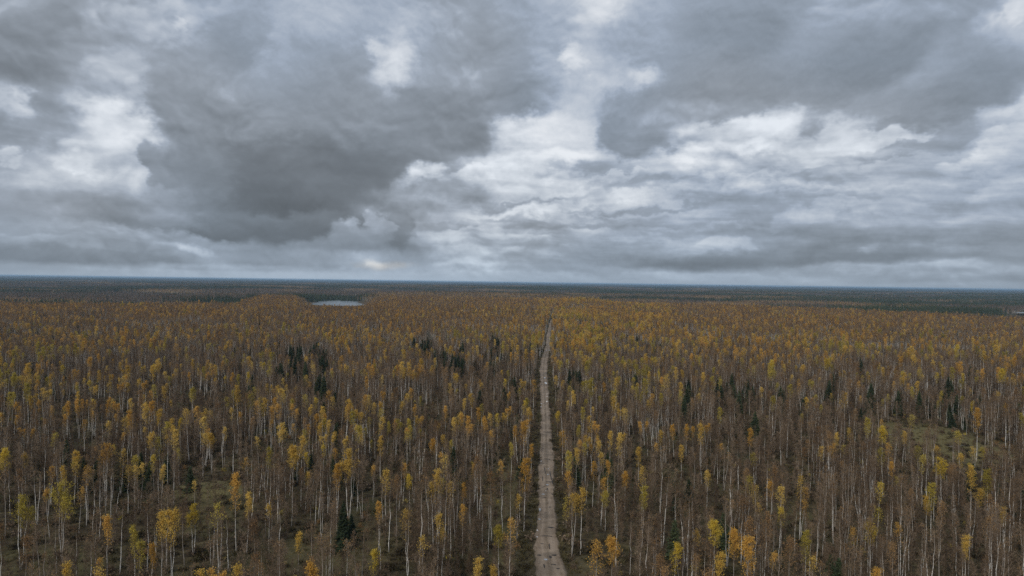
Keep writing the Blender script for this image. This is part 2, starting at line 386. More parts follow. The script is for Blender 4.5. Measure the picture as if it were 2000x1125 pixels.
# ------------------------------------------------------------------ materials
def mat(name):
    m = bpy.data.materials.new(name); m.use_nodes = True
    m.node_tree.nodes.clear(); return m, G(m.node_tree)
def finish(g, shader):
    o = g.n('ShaderNodeOutputMaterial'); g.nt.links.new(shader, o.inputs[0])
def bsdf(g, color, rough=.9, spec=.2, normal=None):
    b = g.n('ShaderNodeBsdfPrincipled'); g.put(b.inputs['Base Color'], color if not isinstance(color, tuple) else (*color, 1))
    g.put(b.inputs['Roughness'], rough); b.inputs['Specular IOR Level'].default_value = spec
    if normal: g.put(b.inputs['Normal'], normal)
    return b.outputs[0]

def bump(g, h, s, d):
    b = g.n('ShaderNodeBump'); g.put(b.inputs['Height'], h); b.inputs['Strength'].default_value = s; b.inputs['Distance'].default_value = d
    return b.outputs[0]

# forest floor
m_ground, q = mat('forest_floor')
pos = q.n('ShaderNodeNewGeometry').outputs['Position']
a1 = q.n('ShaderNodeAttribute', attribute_name='hay').outputs['Fac']
a2 = q.n('ShaderNodeAttribute', attribute_name='verge').outputs['Fac']
nA = q.noise(pos, .045, 5, .6, .3); nB = q.noise(pos, .5, 6, .65, .4); nC = q.noise(pos, 3.5, 4, .7); nD = q.noise(pos, .004, 5, .55, .3)
c = q.ramp(nB, [(.30, (.022, .017, .010)), (.44, (.050, .037, .021)), (.58, (.090, .070, .036)), (.72, (.16, .125, .064))])
moss = q.ramp(nC, [(.3, (.042, .042, .019)), (.7, (.082, .078, .034))])
c = q.mix(q.mrange(nA, .48, .64, 0, .75), c, moss)
hay = q.ramp(nC, [(.25, (.10, .088, .036)), (.55, (.19, .162, .072)), (.8, (.28, .235, .11))])
hf = q.m('MULTIPLY', a1, q.mrange(nB, .30, .6, .65, 1.0))
c = q.mix(hf, c, hay)
vg = q.ramp(nB, [(.3, (.045, .036, .022)), (.6, (.085, .068, .042)), (.8, (.13, .105, .066))])
c = q.mix(q.m('MULTIPLY', a2, .85), c, vg)
hgt = q.m('ADD', q.m('MULTIPLY', nB, .8), q.m('MULTIPLY', nC, .25))
finish(q, bsdf(q, c, .95, .1, bump(q, hgt, .8, .6)))

# dirt road
m_road, q = mat('dirt_road')
uvn = q.n('ShaderNodeUVMap'); uvn.uv_map = 'along'
ux, uy, _ = q.sep(uvn.outputs[0])[:3]
pos = q.n('ShaderNodeNewGeometry').outputs['Position']
nA = q.noise(pos, .22, 5, .6, .3); nB = q.noise(pos, 1.3, 6, .7, .5); nC = q.noise(pos, 9, 3, .7)
str_ = q.noise(q.xyz(q.m('MULTIPLY', ux, 9.), q.m('MULTIPLY', uy, .06), 0), 1.0, 5, .6, .2)
c = q.ramp(nA, [(.30, (.130, .094, .062)), (.5, (.235, .174, .120)), (.70, (.36, .28, .20))])
c = q.mix(q.mrange(str_, .40, .66, 0, .55), c, (.36, .285, .215))
# two wheel tracks worn paler, muddy middle and edges
tr = q.m('ABSOLUTE', q.m('SUBTRACT', q.m('ABSOLUTE', q.m('SUBTRACT', ux, .5)), .19))
trk = q.mrange(tr, .02, .12, .35, 0)
c = q.mix(trk, c, (.42, .335, .255))
mid = q.m('MULTIPLY', q.mrange(q.m('ABSOLUTE', q.m('SUBTRACT', ux, .5)), .03, .10, .6, 0), q.mrange(nB, .40, .60, 0, 1))
c = q.mix(mid, c, (.10, .080, .050))
dirt = q.mrange(q.noise(pos, .11, 4, .6, .4), .46, .62, 0, .6)
c = q.mix(dirt, c, (.115, .090, .066))
edge = q.m('ABSOLUTE', q.m('SUBTRACT', ux, .5))
edge = q.m('ADD', edge, q.m('MULTIPLY', q.m('SUBTRACT', nB, .5), .22))
c = q.mix(q.mrange(edge, .43, .54, 0, .8), c, (.085, .068, .045))
wet = q.mrange(q.m('ADD', nB, q.m('MULTIPLY', nC, .25)), .72, .80, 0, .8)
c = q.mix(wet, c, (.040, .033, .027))
finish(q, bsdf(q, c, .85, .25, bump(q, q.m('ADD', nB, q.m('MULTIPLY', nC, .3)), .7, .12)))

m_mud, q = mat('wet_mud')
pos = q.n('ShaderNodeNewGeometry').outputs['Position']
c = q.ramp(q.noise(pos, 3, 4, .6), [(.3, (.022, .017, .013)), (.7, (.055, .044, .034))])
finish(q, bsdf(q, c, .6, .4))
m_puddle, q = mat('puddle_water')
pos = q.n('ShaderNodeNewGeometry').outputs['Position']
finish(q, bsdf(q, (.30, .31, .32), .06, 1.0, bump(q, q.noise(pos, 6, 2, .5), .05, .02)))
m_stone, q = mat('pale_stone')
pos = q.n('ShaderNodeNewGeometry').outputs['Position']
c = q.ramp(q.noise(pos, 4, 4, .6), [(.3, (.42, .42, .43)), (.7, (.74, .74, .76))])
finish(q, bsdf(q, c, .8, .3))
m_water, q = mat('lake_water')
pos = q.n('ShaderNodeNewGeometry').outputs['Position']
finish(q, bsdf(q, (.22, .25, .27), .22, .9, bump(q, q.noise(pos, .25, 4, .6), .06, .3)))

# bark
m_bark, q = mat('birch_bark')
tcn = q.n('ShaderNodeTexCoord').outputs['Object']; rnd = q.n('ShaderNodeObjectInfo').outputs['Random']
ox, oy, oz = q.sep(tcn)[:3]
stp = q.noise(q.xyz(q.m('MULTIPLY', ox, 5.), q.m('MULTIPLY', oy, 5.), q.m('ADD', q.m('MULTIPLY', oz, 1.7), q.m('MULTIPLY', rnd, 37.))), 1.0, 4, .7)
c = q.ramp(stp, [(.34, (.045, .042, .040)), (.42, (.48, .46, .42)), (.56, (.78, .75, .70)), (.8, (.85, .82, .77))])
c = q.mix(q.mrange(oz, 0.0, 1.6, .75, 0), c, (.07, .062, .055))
up_ = q.mrange(oz, 7.0, 13.0, 0, .75)
c = q.mix(up_, c, (.22, .155, .105))
dull = q.m('MULTIPLY', q.m('POWER', rnd, 2.0), .75)
c = q.mix(dull, c, (.20, .160, .125))
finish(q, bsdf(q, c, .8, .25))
m_twig, q = mat('birch_twigs')
rnd = q.n('ShaderNodeObjectInfo').outputs['Random']
c = q.ramp(rnd, [(0, (.080, .056, .037)), (.5, (.145, .102, .066)), (1, (.230, .172, .120))])
finish(q, bsdf(q, c, .9, .1))
m_greytwig, q = mat('grey_twigs')
finish(q, bsdf(q, (.12, .11, .10), .9, .1))

def leafmat(name, lo, mid, hi, tr=.35):
    m, q = mat(name)
    rnd = q.n('ShaderNodeObjectInfo').outputs['Random']
    pos = q.n('ShaderNodeTexCoord').outputs['Object']
    n = q.noise(pos, 1.6, 4, .7)
    f = q.m('ADD', q.m('MULTIPLY', rnd, .55), q.m('MULTIPLY', n, .55))
    c = q.ramp(f, [(.18, lo), (.50, mid), (.85, hi)])
    d = q.n('ShaderNodeBsdfDiffuse'); q.put(d.inputs[0], c)
    t = q.n('ShaderNodeBsdfTranslucent'); q.put(t.inputs[0], c)
    s = q.n('ShaderNodeMixShader'); s.inputs[0].default_value = tr
    q.nt.links.new(d.outputs[0], s.inputs[1]); q.nt.links.new(t.outputs[0], s.inputs[2])
    finish(q, s.outputs[0]); return m
L_gold = leafmat('golden_leaves', (.48, .315, .070), (.64, .43, .095), (.76, .55, .15))
L_orange = leafmat('orange_leaves', (.46, .265, .060), (.62, .365, .080), (.74, .46, .12))
L_olive = leafmat('olive_leaves', (.32, .255, .050), (.46, .365, .070), (.58, .46, .10))
L_rust = leafmat('rusty_leaves', (.205, .120, .058), (.30, .178, .080), (.41, .25, .105))
L_yellow = leafmat('yellow_leaves', (.46, .33, .045), (.62, .45, .06), (.70, .53, .09))
m_needle = leafmat('spruce_needles', (.028, .040, .022), (.050, .066, .034), (.082, .100, .052), .1)
m_darktrunk, q = mat('spruce_bark'); finish(q, bsdf(q, (.06, .045, .035), .9, .1))
m_hay = leafmat('dry_grass', (.09, .075, .038), (.15, .125, .062), (.23, .195, .10), .3)
m_heath = leafmat('heather', (.040, .031, .019), (.065, .051, .029), (.085, .075, .036), .2)
LEAF = {'gold': L_gold, 'orange': L_orange, 'olive': L_olive, 'rust': L_rust, 'yellow': L_yellow}

# ------------------------------------------------------------------ mesh building
class MB:
    def __init__(s): s.v = []; s.f = []; s.mi = []
    def tube(s, pts, rad, sides=5, mi=0, cap=True):
        pts = [np.asarray(p, float) for p in pts]; b0 = len(s.v); n = len(pts)
        for i, p in enumerate(pts):
            t = pts[min(i+1, n-1)] - pts[max(i-1, 0)]; t = t / (np.linalg.norm(t) + 1e-9)
            a = np.cross(t, [0, 0, 1.]) if abs(t[2]) < .95 else np.cross(t, [1., 0, 0])
            a /= np.linalg.norm(a); b = np.cross(t, a)
            for k in range(sides):
                th = 2*math.pi*k/sides
                s.v.append(tuple(p + rad[i]*(math.cos(th)*a + math.sin(th)*b)))
        for i in range(n-1):
            for k in range(sides):
                k2 = (k+1) % sides; A = b0+i*sides
                s.f.append((A+k, A+k2, A+sides+k2, A+sides+k)); s.mi.append(mi)
        if cap:
            s.f.append(tuple(b0+(n-1)*sides+k for k in range(sides))); s.mi.append(mi)
    def spike(s, p, q, w, mi, r):
        """thin pointed twig"""
        p = np.asarray(p); q = np.asarray(q); d = q-p
        a = np.cross(d, r.normal(size=3)); a *= w/(2*np.linalg.norm(a)+1e-9)
        b = len(s.v); s.v += [tuple(p-a), tuple(p+a), tuple(q)]
        s.f.append((b, b+1, b+2)); s.mi.append(mi)
    def leaf(s, p, sz, mi, r, flat=0):
        a = r.normal(size=3); 
        if flat: a[2] *= flat
        a /= np.linalg.norm(a); b = np.cross(a, r.normal(size=3)); b /= np.linalg.norm(b)
        k = len(s.v); p = np.asarray(p)
        s.v += [tuple(p-a*sz*.5), tuple(p+b*sz*.38), tuple(p+a*sz*.5), tuple(p-b*sz*.38)]
        s.f.append((k, k+1, k+2, k+3)); s.mi.append(mi)
    def mesh(s, name, mats, smooth=False):
        me = bpy.data.meshes.new(name); me.from_pydata(s.v, [], s.f)
        for m in mats: me.materials.append(m)
        me.polygons.foreach_set('material_index', s.mi)
        me.update(); return me
    def join(s, o, off=0):
        b = len(s.v); s.v += o.v; s.f += [tuple(i+b for i in f) for f in o.f]; s.mi += [m+off for m in o.mi]

def birch(seed, H=14., rad=.105, crown_r=1.5, base=.40, nb=34, twigs=10, leaf_lo=.6, leafn=0, leafsz=.17, stems=1, shape='egg', lean=.25, twigw=.038):
    """returns (trunk, crown) builders; crown: material 0 twigs, 1 leaves"""
    r = np.random.default_rng(seed)
    T = MB(); C = MB(); tips = []; rad *= .86; leafn = int(leafn*1.35); nb = int(nb*1.15)
    for sidx in range(stems):
        hh = H * (1 if sidx == 0 else r.uniform(.8, .97))
        la = r.uniform(0, 2*math.pi); ln = lean * (1 if stems == 1 else 4.2) * r.uniform(.5, 1)
        if stems > 1: la = 2*math.pi*sidx/stems + r.uniform(-.4, .4)
        n = 9; pts = []
        wob = r.normal(size=(n, 2)) * .07
        for i in range(n):
            f = i/(n-1)
            o = ln * (f**.8)
            pts.append(np.array([math.cos(la)*o + wob[i, 0]*(f > 0) + (.1*math.cos(la) if stems > 1 else 0), math.sin(la)*o + wob[i, 1]*(f > 0) + (.1*math.sin(la) if stems > 1 else 0), hh*f - (.4 if i == 0 else 0)]))
        rd = [rad*(1-.93*(i/(n-1))**1.1)*(1.25 if i == 0 else 1) for i in range(n)]
        T.tube(pts, rd, 5, 0)
        P = np.array(pts)
        def on(f):
            return np.array([np.interp(f*(n-1), np.arange(n), P[:, k]) for k in range(3)])
        cb = nb if stems == 1 else int(nb*.6)
        for j in range(cb):
            f = base + (1-base-.03) * ((j+r.uniform(0, 1))/cb)**.85
            g_ = (f-base)/(1-base)
            if shape == 'egg': R_ = crown_r * (.16+.95*math.sin(math.pi*min(1, .20+g_*.80))**.9)
            elif shape == 'tuft': R_ = crown_r * (.40 + .75*math.exp(-((g_-.52)/.22)**2)) * (1 if g_ < .6 else ((1-g_)/.4)**.7*.85+.15)
            elif shape == 'broad': R_ = crown_r * (.35 + .95*math.sin(math.pi*min(1, g_*.88+.12)))
            else: R_ = crown_r * (1.05-.8*g_)
            az_ = r.uniform(0, 2*math.pi); el = R(r.uniform(38, 66))
            L = R_*r.uniform(.75, 1.15)/math.cos(el)*.8
            L = min(L, (1.04-f)*hh*1.0+.35)
            p0 = on(f); d = np.array([math.cos(az_)*math.cos(el), math.sin(az_)*math.cos(el), math.sin(el)])
            p1 = p0 + d*L*.5; d2 = d + np.array([0, 0, r.uniform(-.1, .35)]); d2 /= np.linalg.norm(d2)
            p2 = p1 + d2*L*.5
            br = rad*.26*(1.1-.7*f)
            C.tube([p0, p1, p2], [br, br*.6, br*.2], 3, 0, False)
            for k in range(twigs):
                s_ = r.uniform(.15, 1.0)
                pp = p0 + (p1-p0)*min(1, s_*2) + (p2-p1)*max(0, s_*2-1)
                td = d*.6 + r.normal(size=3)*.50 + np.array([0, 0, .25])
                td /= np.linalg.norm(td)
                q_ = pp + td*r.uniform(.35, .95)
                C.spike(pp, q_, twigw, 0, r)
                if f > leaf_lo: tips.append((pp, q_, f))
        tips.append((on(.93), on(1.)+np.array([0, 0, .2]), 1.))
    if leafn and tips:
        w = np.array([.10+((t[2]-leaf_lo)/(1-leaf_lo+1e-6))**1.3 for t in tips]); w /= w.sum()
        clump = r.uniform(.3, 1.6, len(tips)); w = w*clump; w /= w.sum()
        for k in r.choice(len(tips), leafn, p=w):
            p, q_, f = tips[k]
            x = p + (q_-p)*r.uniform(.1, 1.15) + r.normal(size=3)*.12
            C.leaf(x, leafsz*r.uniform(.7, 1.35), 1, r)
    return T, C

def spruce(seed, H=12., r0=2.0):
    r = np.random.default_rng(seed); T = MB(); C = MB()
    T.tube([(0, 0, -.4), (0, 0, H*.5), (0, 0, H)], [.15, .10, .02], 5, 0)
    n = int(H*3.2)
    for i in range(n):
        f = (i+.5)/n
        z = H*(.06+.93*f); R_ = r0*(1-f)**.85*r.uniform(.8, 1.12)+.08
        m = int(5+9*(1-f))
        for k in range(m):
            a = r.uniform(0, 2*math.pi); L = R_*r.uniform(.75, 1.1)
            d = np.array([math.cos(a), math.sin(a), -.28+.5*f])
            pe = np.array([0, 0, z]) + d*L; sd_ = np.array([-math.sin(a), math.cos(a), 0])
            pm = np.array([0, 0, z]) + d*L*.55; w = .24*L+.12
            b = len(C.v)
            C.v += [(0, 0, z), tuple(pm-sd_*w), tuple(pe), tuple(pm+sd_*w), tuple(pm - np.array([0, 0, .25+.1*L]))]
            C.f += [(b, b+1, b+2), (b, b+2, b+3), (b, b+4, b+2)]; C.mi += [0, 0, 0]
            for q_ in range(3):
                C.leaf(pm*(1-q_*.3)+pe*q_*.3+r.normal(size=3)*.14, .42, 0, r)
    return T, C

# models: name -> (trunk mesh, crown mesh, joined mesh, height)
MODELS = {}
def model(key, TC, tm, cms, H):
    T, C = TC
    mt = T.mesh(key+'_trunk', [tm]); mc = C.mesh(key+'_crown', cms)
    J = MB(); J.join(T); J.join(C, 1); mj = J.mesh(key+'_tree', [tm]+cms)
    MODELS[key] = (mt, mc, mj, H)
BK = m_bark
bare = []
for i in range(6):
    k = f'bare{i}'; bare.append(k)
    H = [14.5, 13, 15.5, 12.5, 14, 11][i]
    model(k, birch(100+i, H, [.11, .09, .12, .085, .10, .075][i], [1.3, 1.1, 1.7, 1.0, 1.35, 1.0][i], [.40, .5, .34, .52, .45, .4][i], [34, 26, 44, 24, 34, 26][i], 12, leaf_lo=.72, leafn=[70, 50, 60, 80, 60, 60][i], leafsz=.15, stems=[1, 1, 1, 1, 2, 1][i], shape=['egg', 'tuft', 'broad', 'egg', 'egg', 'cone'][i]), BK, [m_twig, L_rust], H)
FORMS = {}
def leafy(form, seed, H, rad, cr, base, nb, tw, lo, ln, sz, stems, shape, colors):
    TC = birch(seed, H, rad, cr, base, nb, tw, lo, ln, sz, stems, shape)
    T, C = TC
    first = None
    for cname in colors:
        key = form + '_' + cname
        if first is None:
            model(key, TC, BK, [m_twig, LEAF[cname]], H); first = key
        else:
            mt, mc, mj, _ = MODELS[first]
            mc2 = mc.copy(); mc2.materials[1] = LEAF[cname]
            mj2 = mj.copy(); mj2.materials[2] = LEAF[cname]
            MODELS[key] = (mt, mc2, mj2, H)
    FORMS[form] = H
ALLC = ['gold', 'orange', 'olive', 'yellow', 'rust']
leafy('tuft', 201, 14.0, .100, 1.05, .50, 32, 12, .56, 900, .165, 1, 'tuft', ALLC)
leafy('tuftb', 202, 13.2, .090, .95, .52, 30, 12, .60, 700, .165, 1, 'tuft', ALLC)
leafy('small', 203, 12.5, .085, .80, .50, 30, 11, .66, 480, .16, 1, 'egg', ALLC)
leafy('cone', 204, 14.5, .105, 1.25, .46, 34, 11, .56, 1350, .17, 1, 'cone', ALLC)
leafy('tall', 205, 15.5, .115, 1.15, .40, 38, 10, .50, 1500, .175, 1, 'egg', ALLC)
leafy('full', 206, 14.5, .125, 1.75, .44, 46, 11, .54, 2400, .18, 1, 'egg', ALLC)
leafy('broad', 207, 14.5, .13, 2.1, .48, 46, 11, .60, 2300, .18, 2, 'broad', ALLC)
leafy('twin', 208, 14.5, .105, 1.1, .52, 34, 10, .64, 1000, .17, 2, 'tuft', ALLC)
leafy('sparse', 209, 14.0, .10, 1.3, .42, 34, 12, .55, 380, .17, 1, 'egg', ['rust', 'gold', 'olive', 'orange'])
leafy('sparseb', 210, 13.0, .095, 1.15, .45, 30, 12, .62, 300, .17, 1, 'tuft', ['rust', 'gold', 'olive', 'orange'])
leafy('sparsec', 211, 15.0, .11, 1.5, .40, 38, 12, .50, 520, .17, 1, 'egg', ['rust', 'gold', 'olive', 'orange'])
leafy('low', 212, 7.0, .06, 1.4, .12, 40, 8, .15, 900, .20, 1, 'cone', ['olive', 'yellow', 'gold'])
for i in range(4):
    H = [12.5, 11, 10, 8][i]
    model(f'spruce{i}', spruce(300+i, H, [3.0, 2.6, 3.1, 2.5][i]), m_darktrunk, [m_needle], H)
# saplings and dead stems
for i in range(3):
    model(f'sapling{i}', birch(400+i, [7.5, 6, 9][i], .032, .9, .18, 26, 12, twigw=.05), m_twig, [m_twig], [7.5, 6, 9][i])

# ------------------------------------------------------------------ ground
def link(o): COL.objects.link(o); return o
def grid_mesh(name, xs, ys, hfun, attrs=None):
    X, Y = np.meshgrid(xs, ys); Z = hfun(X, Y)
    V = np.stack([X.ravel(), Y.ravel(), Z.ravel()], 1)
    nx, ny = len(xs), len(ys)
    i = np.arange(nx-1)[None, :] + nx*np.arange(ny-1)[:, None]; i = i.ravel()
    F = np.stack([i, i+1, i+nx+1, i+nx], 1)
    me = bpy.data.meshes.new(name)
    me.vertices.add(len(V)); me.vertices.foreach_set('co', V.ravel().astype(np.float32))
    me.loops.add(F.size); me.loops.foreach_set('vertex_index', F.ravel().astype(np.int32))
    me.polygons.add(len(F)); me.polygons.foreach_set('loop_start', (np.arange(len(F))*4).astype(np.int32))
    me.update(calc_edges=True); me.polygons.foreach_set('use_smooth', np.ones(len(F), bool))
    return me, X.ravel(), Y.ravel()
FAR = 42000.0
tx = np.linspace(-math.asinh((FAR)/45.), math.asinh(FAR/45.), 430)
xs = 45*np.sinh(tx) + 14
t0 = math.asinh((-3000-190)/70.); t1 = math.asinh((FAR)/70.)
ys = 190 + 70*np.sinh(np.linspace(t0, t1, 380))
me, X, Y = grid_mesh('ground', xs, ys, terrain)
e, hy = clearing(X, Y)
a = me.attributes.new('hay', 'FLOAT', 'POINT'); a.data.foreach_set('value', hy.astype(np.float32))
dr = np.abs(X-road_x(Y)) - road_w(Y)/2
vg = (1-ss(dr, 2.5, 6.5)) * (Y < ROAD_END) * (1-.5*ss(Y, 400, 800))
a = me.attributes.new('verge', 'FLOAT', 'POINT'); a.data.foreach_set('value', vg.astype(np.float32))
me.materials.append(m_ground)
ground = link(bpy.data.objects.new('ground', me)); ground['kind'] = 'structure'

# road ribbon
ys_r = np.concatenate([np.arange(30, 420, 1.2), np.arange(420, ROAD_END, 5.)])
prof = [(-.62, -.55), (-.5, -.02), (-.40, .07), (-.24, .035), (-.12, .10), (.12, .11), (.24, .04), (.40, .075), (.5, -.02), (.62, -.55)]
V = []; F = []; UV = []; arc = 0
for i, y in enumerate(ys_r):
    w = float(road_w(y)); cx = float(road_x(y))
    jl = (vnoise(y/2.3, 5.5, 70)-.5)*.9 + (vnoise(y/11., 2.5, 73)-.5)*.6
    jr = (vnoise(y/2.7, 9.5, 71)-.5)*.9 + (vnoise(y/12., 3.5, 74)-.5)*.6
    for (o, h) in prof:
        j = jl if o < 0 else jr
        k = min(1, abs(o)*2)
        hz = h + (vnoise(y/1.9, o*9+50, 72)-.5)*.07*(abs(o) < .45)
        V.append((cx + o*w + j*k, y, hz)); UV.append((o+.5, y))
    if i:
        b = (i-1)*len(prof)
        for k in range(len(prof)-1): F.append((b+k, b+k+1, b+k+1+len(prof), b+k+len(prof)))
me = bpy.data.meshes.new('road'); me.from_pydata(V, [], F)
uvl = me.uv_layers.new(name='along')
li = np.empty(len(me.loops), np.int32); me.loops.foreach_get('vertex_index', li)
uvl.data.foreach_set('uv', np.array(UV, np.float32)[li].ravel())
me.polygons.foreach_set('use_smooth', np.ones(len(me.polygons), bool)); me.materials.append(m_road)
road = link(bpy.data.objects.new('road', me)); road['kind'] = 'structure'; road['label'] = 'rutted dirt road running straight through the birch forest'

def road_top(x, y):
    w = float(road_w(y)); o = (x-float(road_x(y)))/w
    return float(np.interp(o, [p[0] for p in prof], [p[1] for p in prof])) + .045

def blob_mesh(name, rx, ry, mi_mat, seed, n=18):
    r = np.random.default_rng(seed); V = [(0, 0, 0)]; F = []
    ph = r.uniform(0, 6.28, 4)
    for ring, rr in ((0, .8), (1, 1.)):
        for k in range(n):
            t = 2*math.pi*k/n
            q_ = rr*(1+.16*math.sin(2*t+ph[0])+.10*math.sin(3*t+ph[1])+.08*math.sin(5*t+ph[2]))
            V.append((rx*q_*math.cos(t), ry*q_*math.sin(t), 0 if ring == 0 else -.05))
    for k in range(n):
        k2 = (k+1) % n
        F.append((0, 1+k, 1+k2)); F.append((1+k, 1+n+k, 1+n+k2, 1+k2))
    me = bpy.data.meshes.new(name); me.from_pydata(V, [], F); me.materials.append(mi_mat); return me

# puddles and pale stones: photo x, photo y, half width, half length (m), label
PUD = [
 (1066, 748, .62, 2.6, 'largest bright puddle in the middle stretch of the dirt road'),
 (1064, 738, .40, 1.6, 'bright puddle just beyond the largest one on the road'),
 (1073, 662, .45, 2.2, 'small bright puddle far up the road near its bend'),
 (1067.5, 684, .35, 1.8, 'small puddle at the left side of the road bend'),
 (1073, 684, .35, 1.8, 'small puddle at the right side of the road bend'),
 (1070, 927, .28, .45, 'small pale puddle between the cracked wheel ruts'),
 (1069, 947, .40, .55, 'pale puddle at the near end of the cracked ruts'),
 (1061, 965, .48, .42, 'flat pale puddle left of the cracked ruts'),
 (1054.5, 995, .32, 1.1, 'bluish puddle at the left edge of the road'),
 (1066, 1093, .42, .50, 'shallow oval puddle in the nearest stretch of the road'),
 (1053.5, 1014, .40, .35, 'thin puddle on the left edge below the bluish one'),
 (1071, 916, .22, .40, 'tiny pale puddle at the far end of the cracked ruts'),
]
for i, (px, py, rx, ry, lab) in enumerate(PUD):
    if py < 800: rx, ry = rx*1.4, ry*1.3
    p = at(px, py, .1); x, y = p[0], p[1]; cx = float(road_x(y)); w = float(road_w(y))
    x = min(max(x, cx-w*.42), cx+w*.42)
    o = link(bpy.data.objects.new('puddle', blob_mesh('puddle', rx, ry, m_puddle, 500+i)))
    o.location = (x, y, road_top(x, y)+.035)
    o['label'] = lab; o['category'] = 'puddle'; o['group'] = 'puddles on the dirt road'
STN = [(1057, 901, .26, 'single round white stone on the left road edge'),
       (1068.3, 785, .45, 'largest white stone on the right road edge'), (1068.6, 775, .26, 'small white stone beyond the largest one, right edge'),
       (1056, 789, .38, 'white stone opposite the largest stone, left edge'), (1055.3, 795, .34, 'nearer of two white stones on the left edge'),
       (1049.5, 1036, .22, 'pale stone low on the left road edge near the ditch'), (1049, 1049, .20, 'pale stone nearest the camera at the left ditch'),
       (1066.2, 959, .16, 'small pale stone beside the flat puddle'), (1068.2, 770, .22, 'farthest white stone of the right edge row')]
def stone(r_, seed):
    rr = np.random.default_rng(seed); m = MB(); n = 8
    rings = [(.0, .85), (.35, 1.0), (.75, .75), (1.0, .3)]
    for z, k in rings:
        for j in range(n):
            t = 2*math.pi*j/n; q_ = r_*k*rr.uniform(.82, 1.12)
            m.v.append((q_*math.cos(t)*1.15, q_*math.sin(t), r_*z*1.1*rr.uniform(.9, 1.05)-.06))
    for i in range(3):
        for j in range(n): m.f.append((i*n+j, i*n+(j+1) % n, (i+1)*n+(j+1) % n, (i+1)*n+j)); m.mi.append(0)
    m.f.append(tuple(3*n+j for j in range(n))); m.mi.append(0)
    return m.mesh('stone', [m_stone])
for i, (px, py, r_, lab) in enumerate(STN):
    p = at(px, py, .1); x, y = p[0], p[1]; cx = float(road_x(y)); w = float(road_w(y)); x = min(max(x, cx-w*.46), cx+w*.46)
    o = link(bpy.data.objects.new('stone', stone(r_, 530+i))); o.location = (x, y, road_top(x, y))
    o['label'] = lab; o['category'] = 'stone'; o['group'] = 'pale stones along the road'
# potholes and cracks: parts of the road
POT = [(1068, 844, 1.5, .28), (1073, 941, 1.2, .30), (1064, 918, .16, 4.2), (1075, 927, .14, 5.0), (1078, 938, .18, 3.2), (1067, 1047, 1.3, .22), (1082, 1084, .75, .40),
       (1053, 1084, .6, .3), (1073, 1067, .14, 1.6), (1062, 951, .5, .2), (1064, 972, .5, .18), (1079, 965, .5, .3), (1058, 751, .7, 1.2), (1066, 809, .3, 1.0),
       (1061, 875, .4, .3), (1071, 897, .7, .25), (1060, 905, 1.0, .22), (1075, 1088, .35, .7), (1063, 1105, .16, 1.1), (1081, 1103, .5, .2), (1090, 1110, .4, .25), (1059, 1062, .5, .16),
       (1076, 1030, .8, .5), (1060, 935, .14, 2.6), (1069, 955, .2, .9), (1074, 990, .3, .3), (1066, 1002, .4, .2)]
for i, (px, py, rx, ry) in enumerate(POT):
    p = at(px, py, .1); x, y = p[0], p[1]; cx = float(road_x(y)); w = float(road_w(y)); x = min(max(x, cx-w*.40), cx+w*.40)
    o = bpy.data.objects.new('pothole', blob_mesh('pothole', rx, ry, m_mud, 560+i)); link(o); o.parent = road
    o.location = (x, y, road_top(x, y)+.02)

# lakes
for k, L in enumerate(LAKES):
    cx, cy, rx, ry, lev = L
    V = [(cx, cy, lev)]; n = 64
    for j in range(n):
        t = 2*math.pi*j/n; yy = ry*1.4*math.sin(t)
        V.append((cx+rx*1.5*math.cos(t) + yy*(-.265 if k == 0 else 0), cy+yy, lev))
    F = [(0, 1+j, 1+(j+1) % n) for j in range(n)]
    me = bpy.data.meshes.new('lake_water'); me.from_pydata(V, [], F); me.materials.append(m_water)
    o = link(bpy.data.objects.new('lake_water', me)); o['kind'] = 'structure'

# ------------------------------------------------------------------ tree placement
YX = [100, 300, 500, 700, 900, 1100, 1300, 1500, 1700, 1900]
YY = [590, 640, 680, 720, 760, 800, 850, 920, 1000]
YF = np.array([[.26,.3,.2,.18,.26,.70,.42,.42,.30,.24],[.25,.22,.2,.25,.3,.65,.40,.38,.30,.2],[.3,.2,.22,.3,.35,.65,.35,.3,.3,.3],
 [.5,.45,.35,.3,.5,.5,.3,.22,.2,.2],[.5,.45,.38,.3,.4,.6,.3,.15,.15,.2],[.32,.3,.3,.3,.35,.5,.2,.15,.1,.12],[.2,.25,.2,.22,.25,.4,.2,.12,.1,.14],
 [.2,.2,.18,.15,.18,.3,.22,.14,.1,.1],[.16,.2,.16,.12,.16,.2,.2,.14,.1,.12]])
def yfrac(px, py):
    px = np.clip(px, 100, 1899.9); py = np.clip(py, 590, 999.9)
    fx = (px-100)/200; ix = fx.astype(int); fx -= ix
    iy = np.clip(np.searchsorted(YY, py, side='right')-1, 0, len(YY)-2); ya = np.array(YY)
    fy = (py-ya[iy])/(ya[iy+1]-ya[iy])
    return (YF[iy, ix]*(1-fx)+YF[iy, ix+1]*fx)*(1-fy)+(YF[iy+1, ix]*(1-fx)+YF[iy+1, ix+1]*fx)*fy

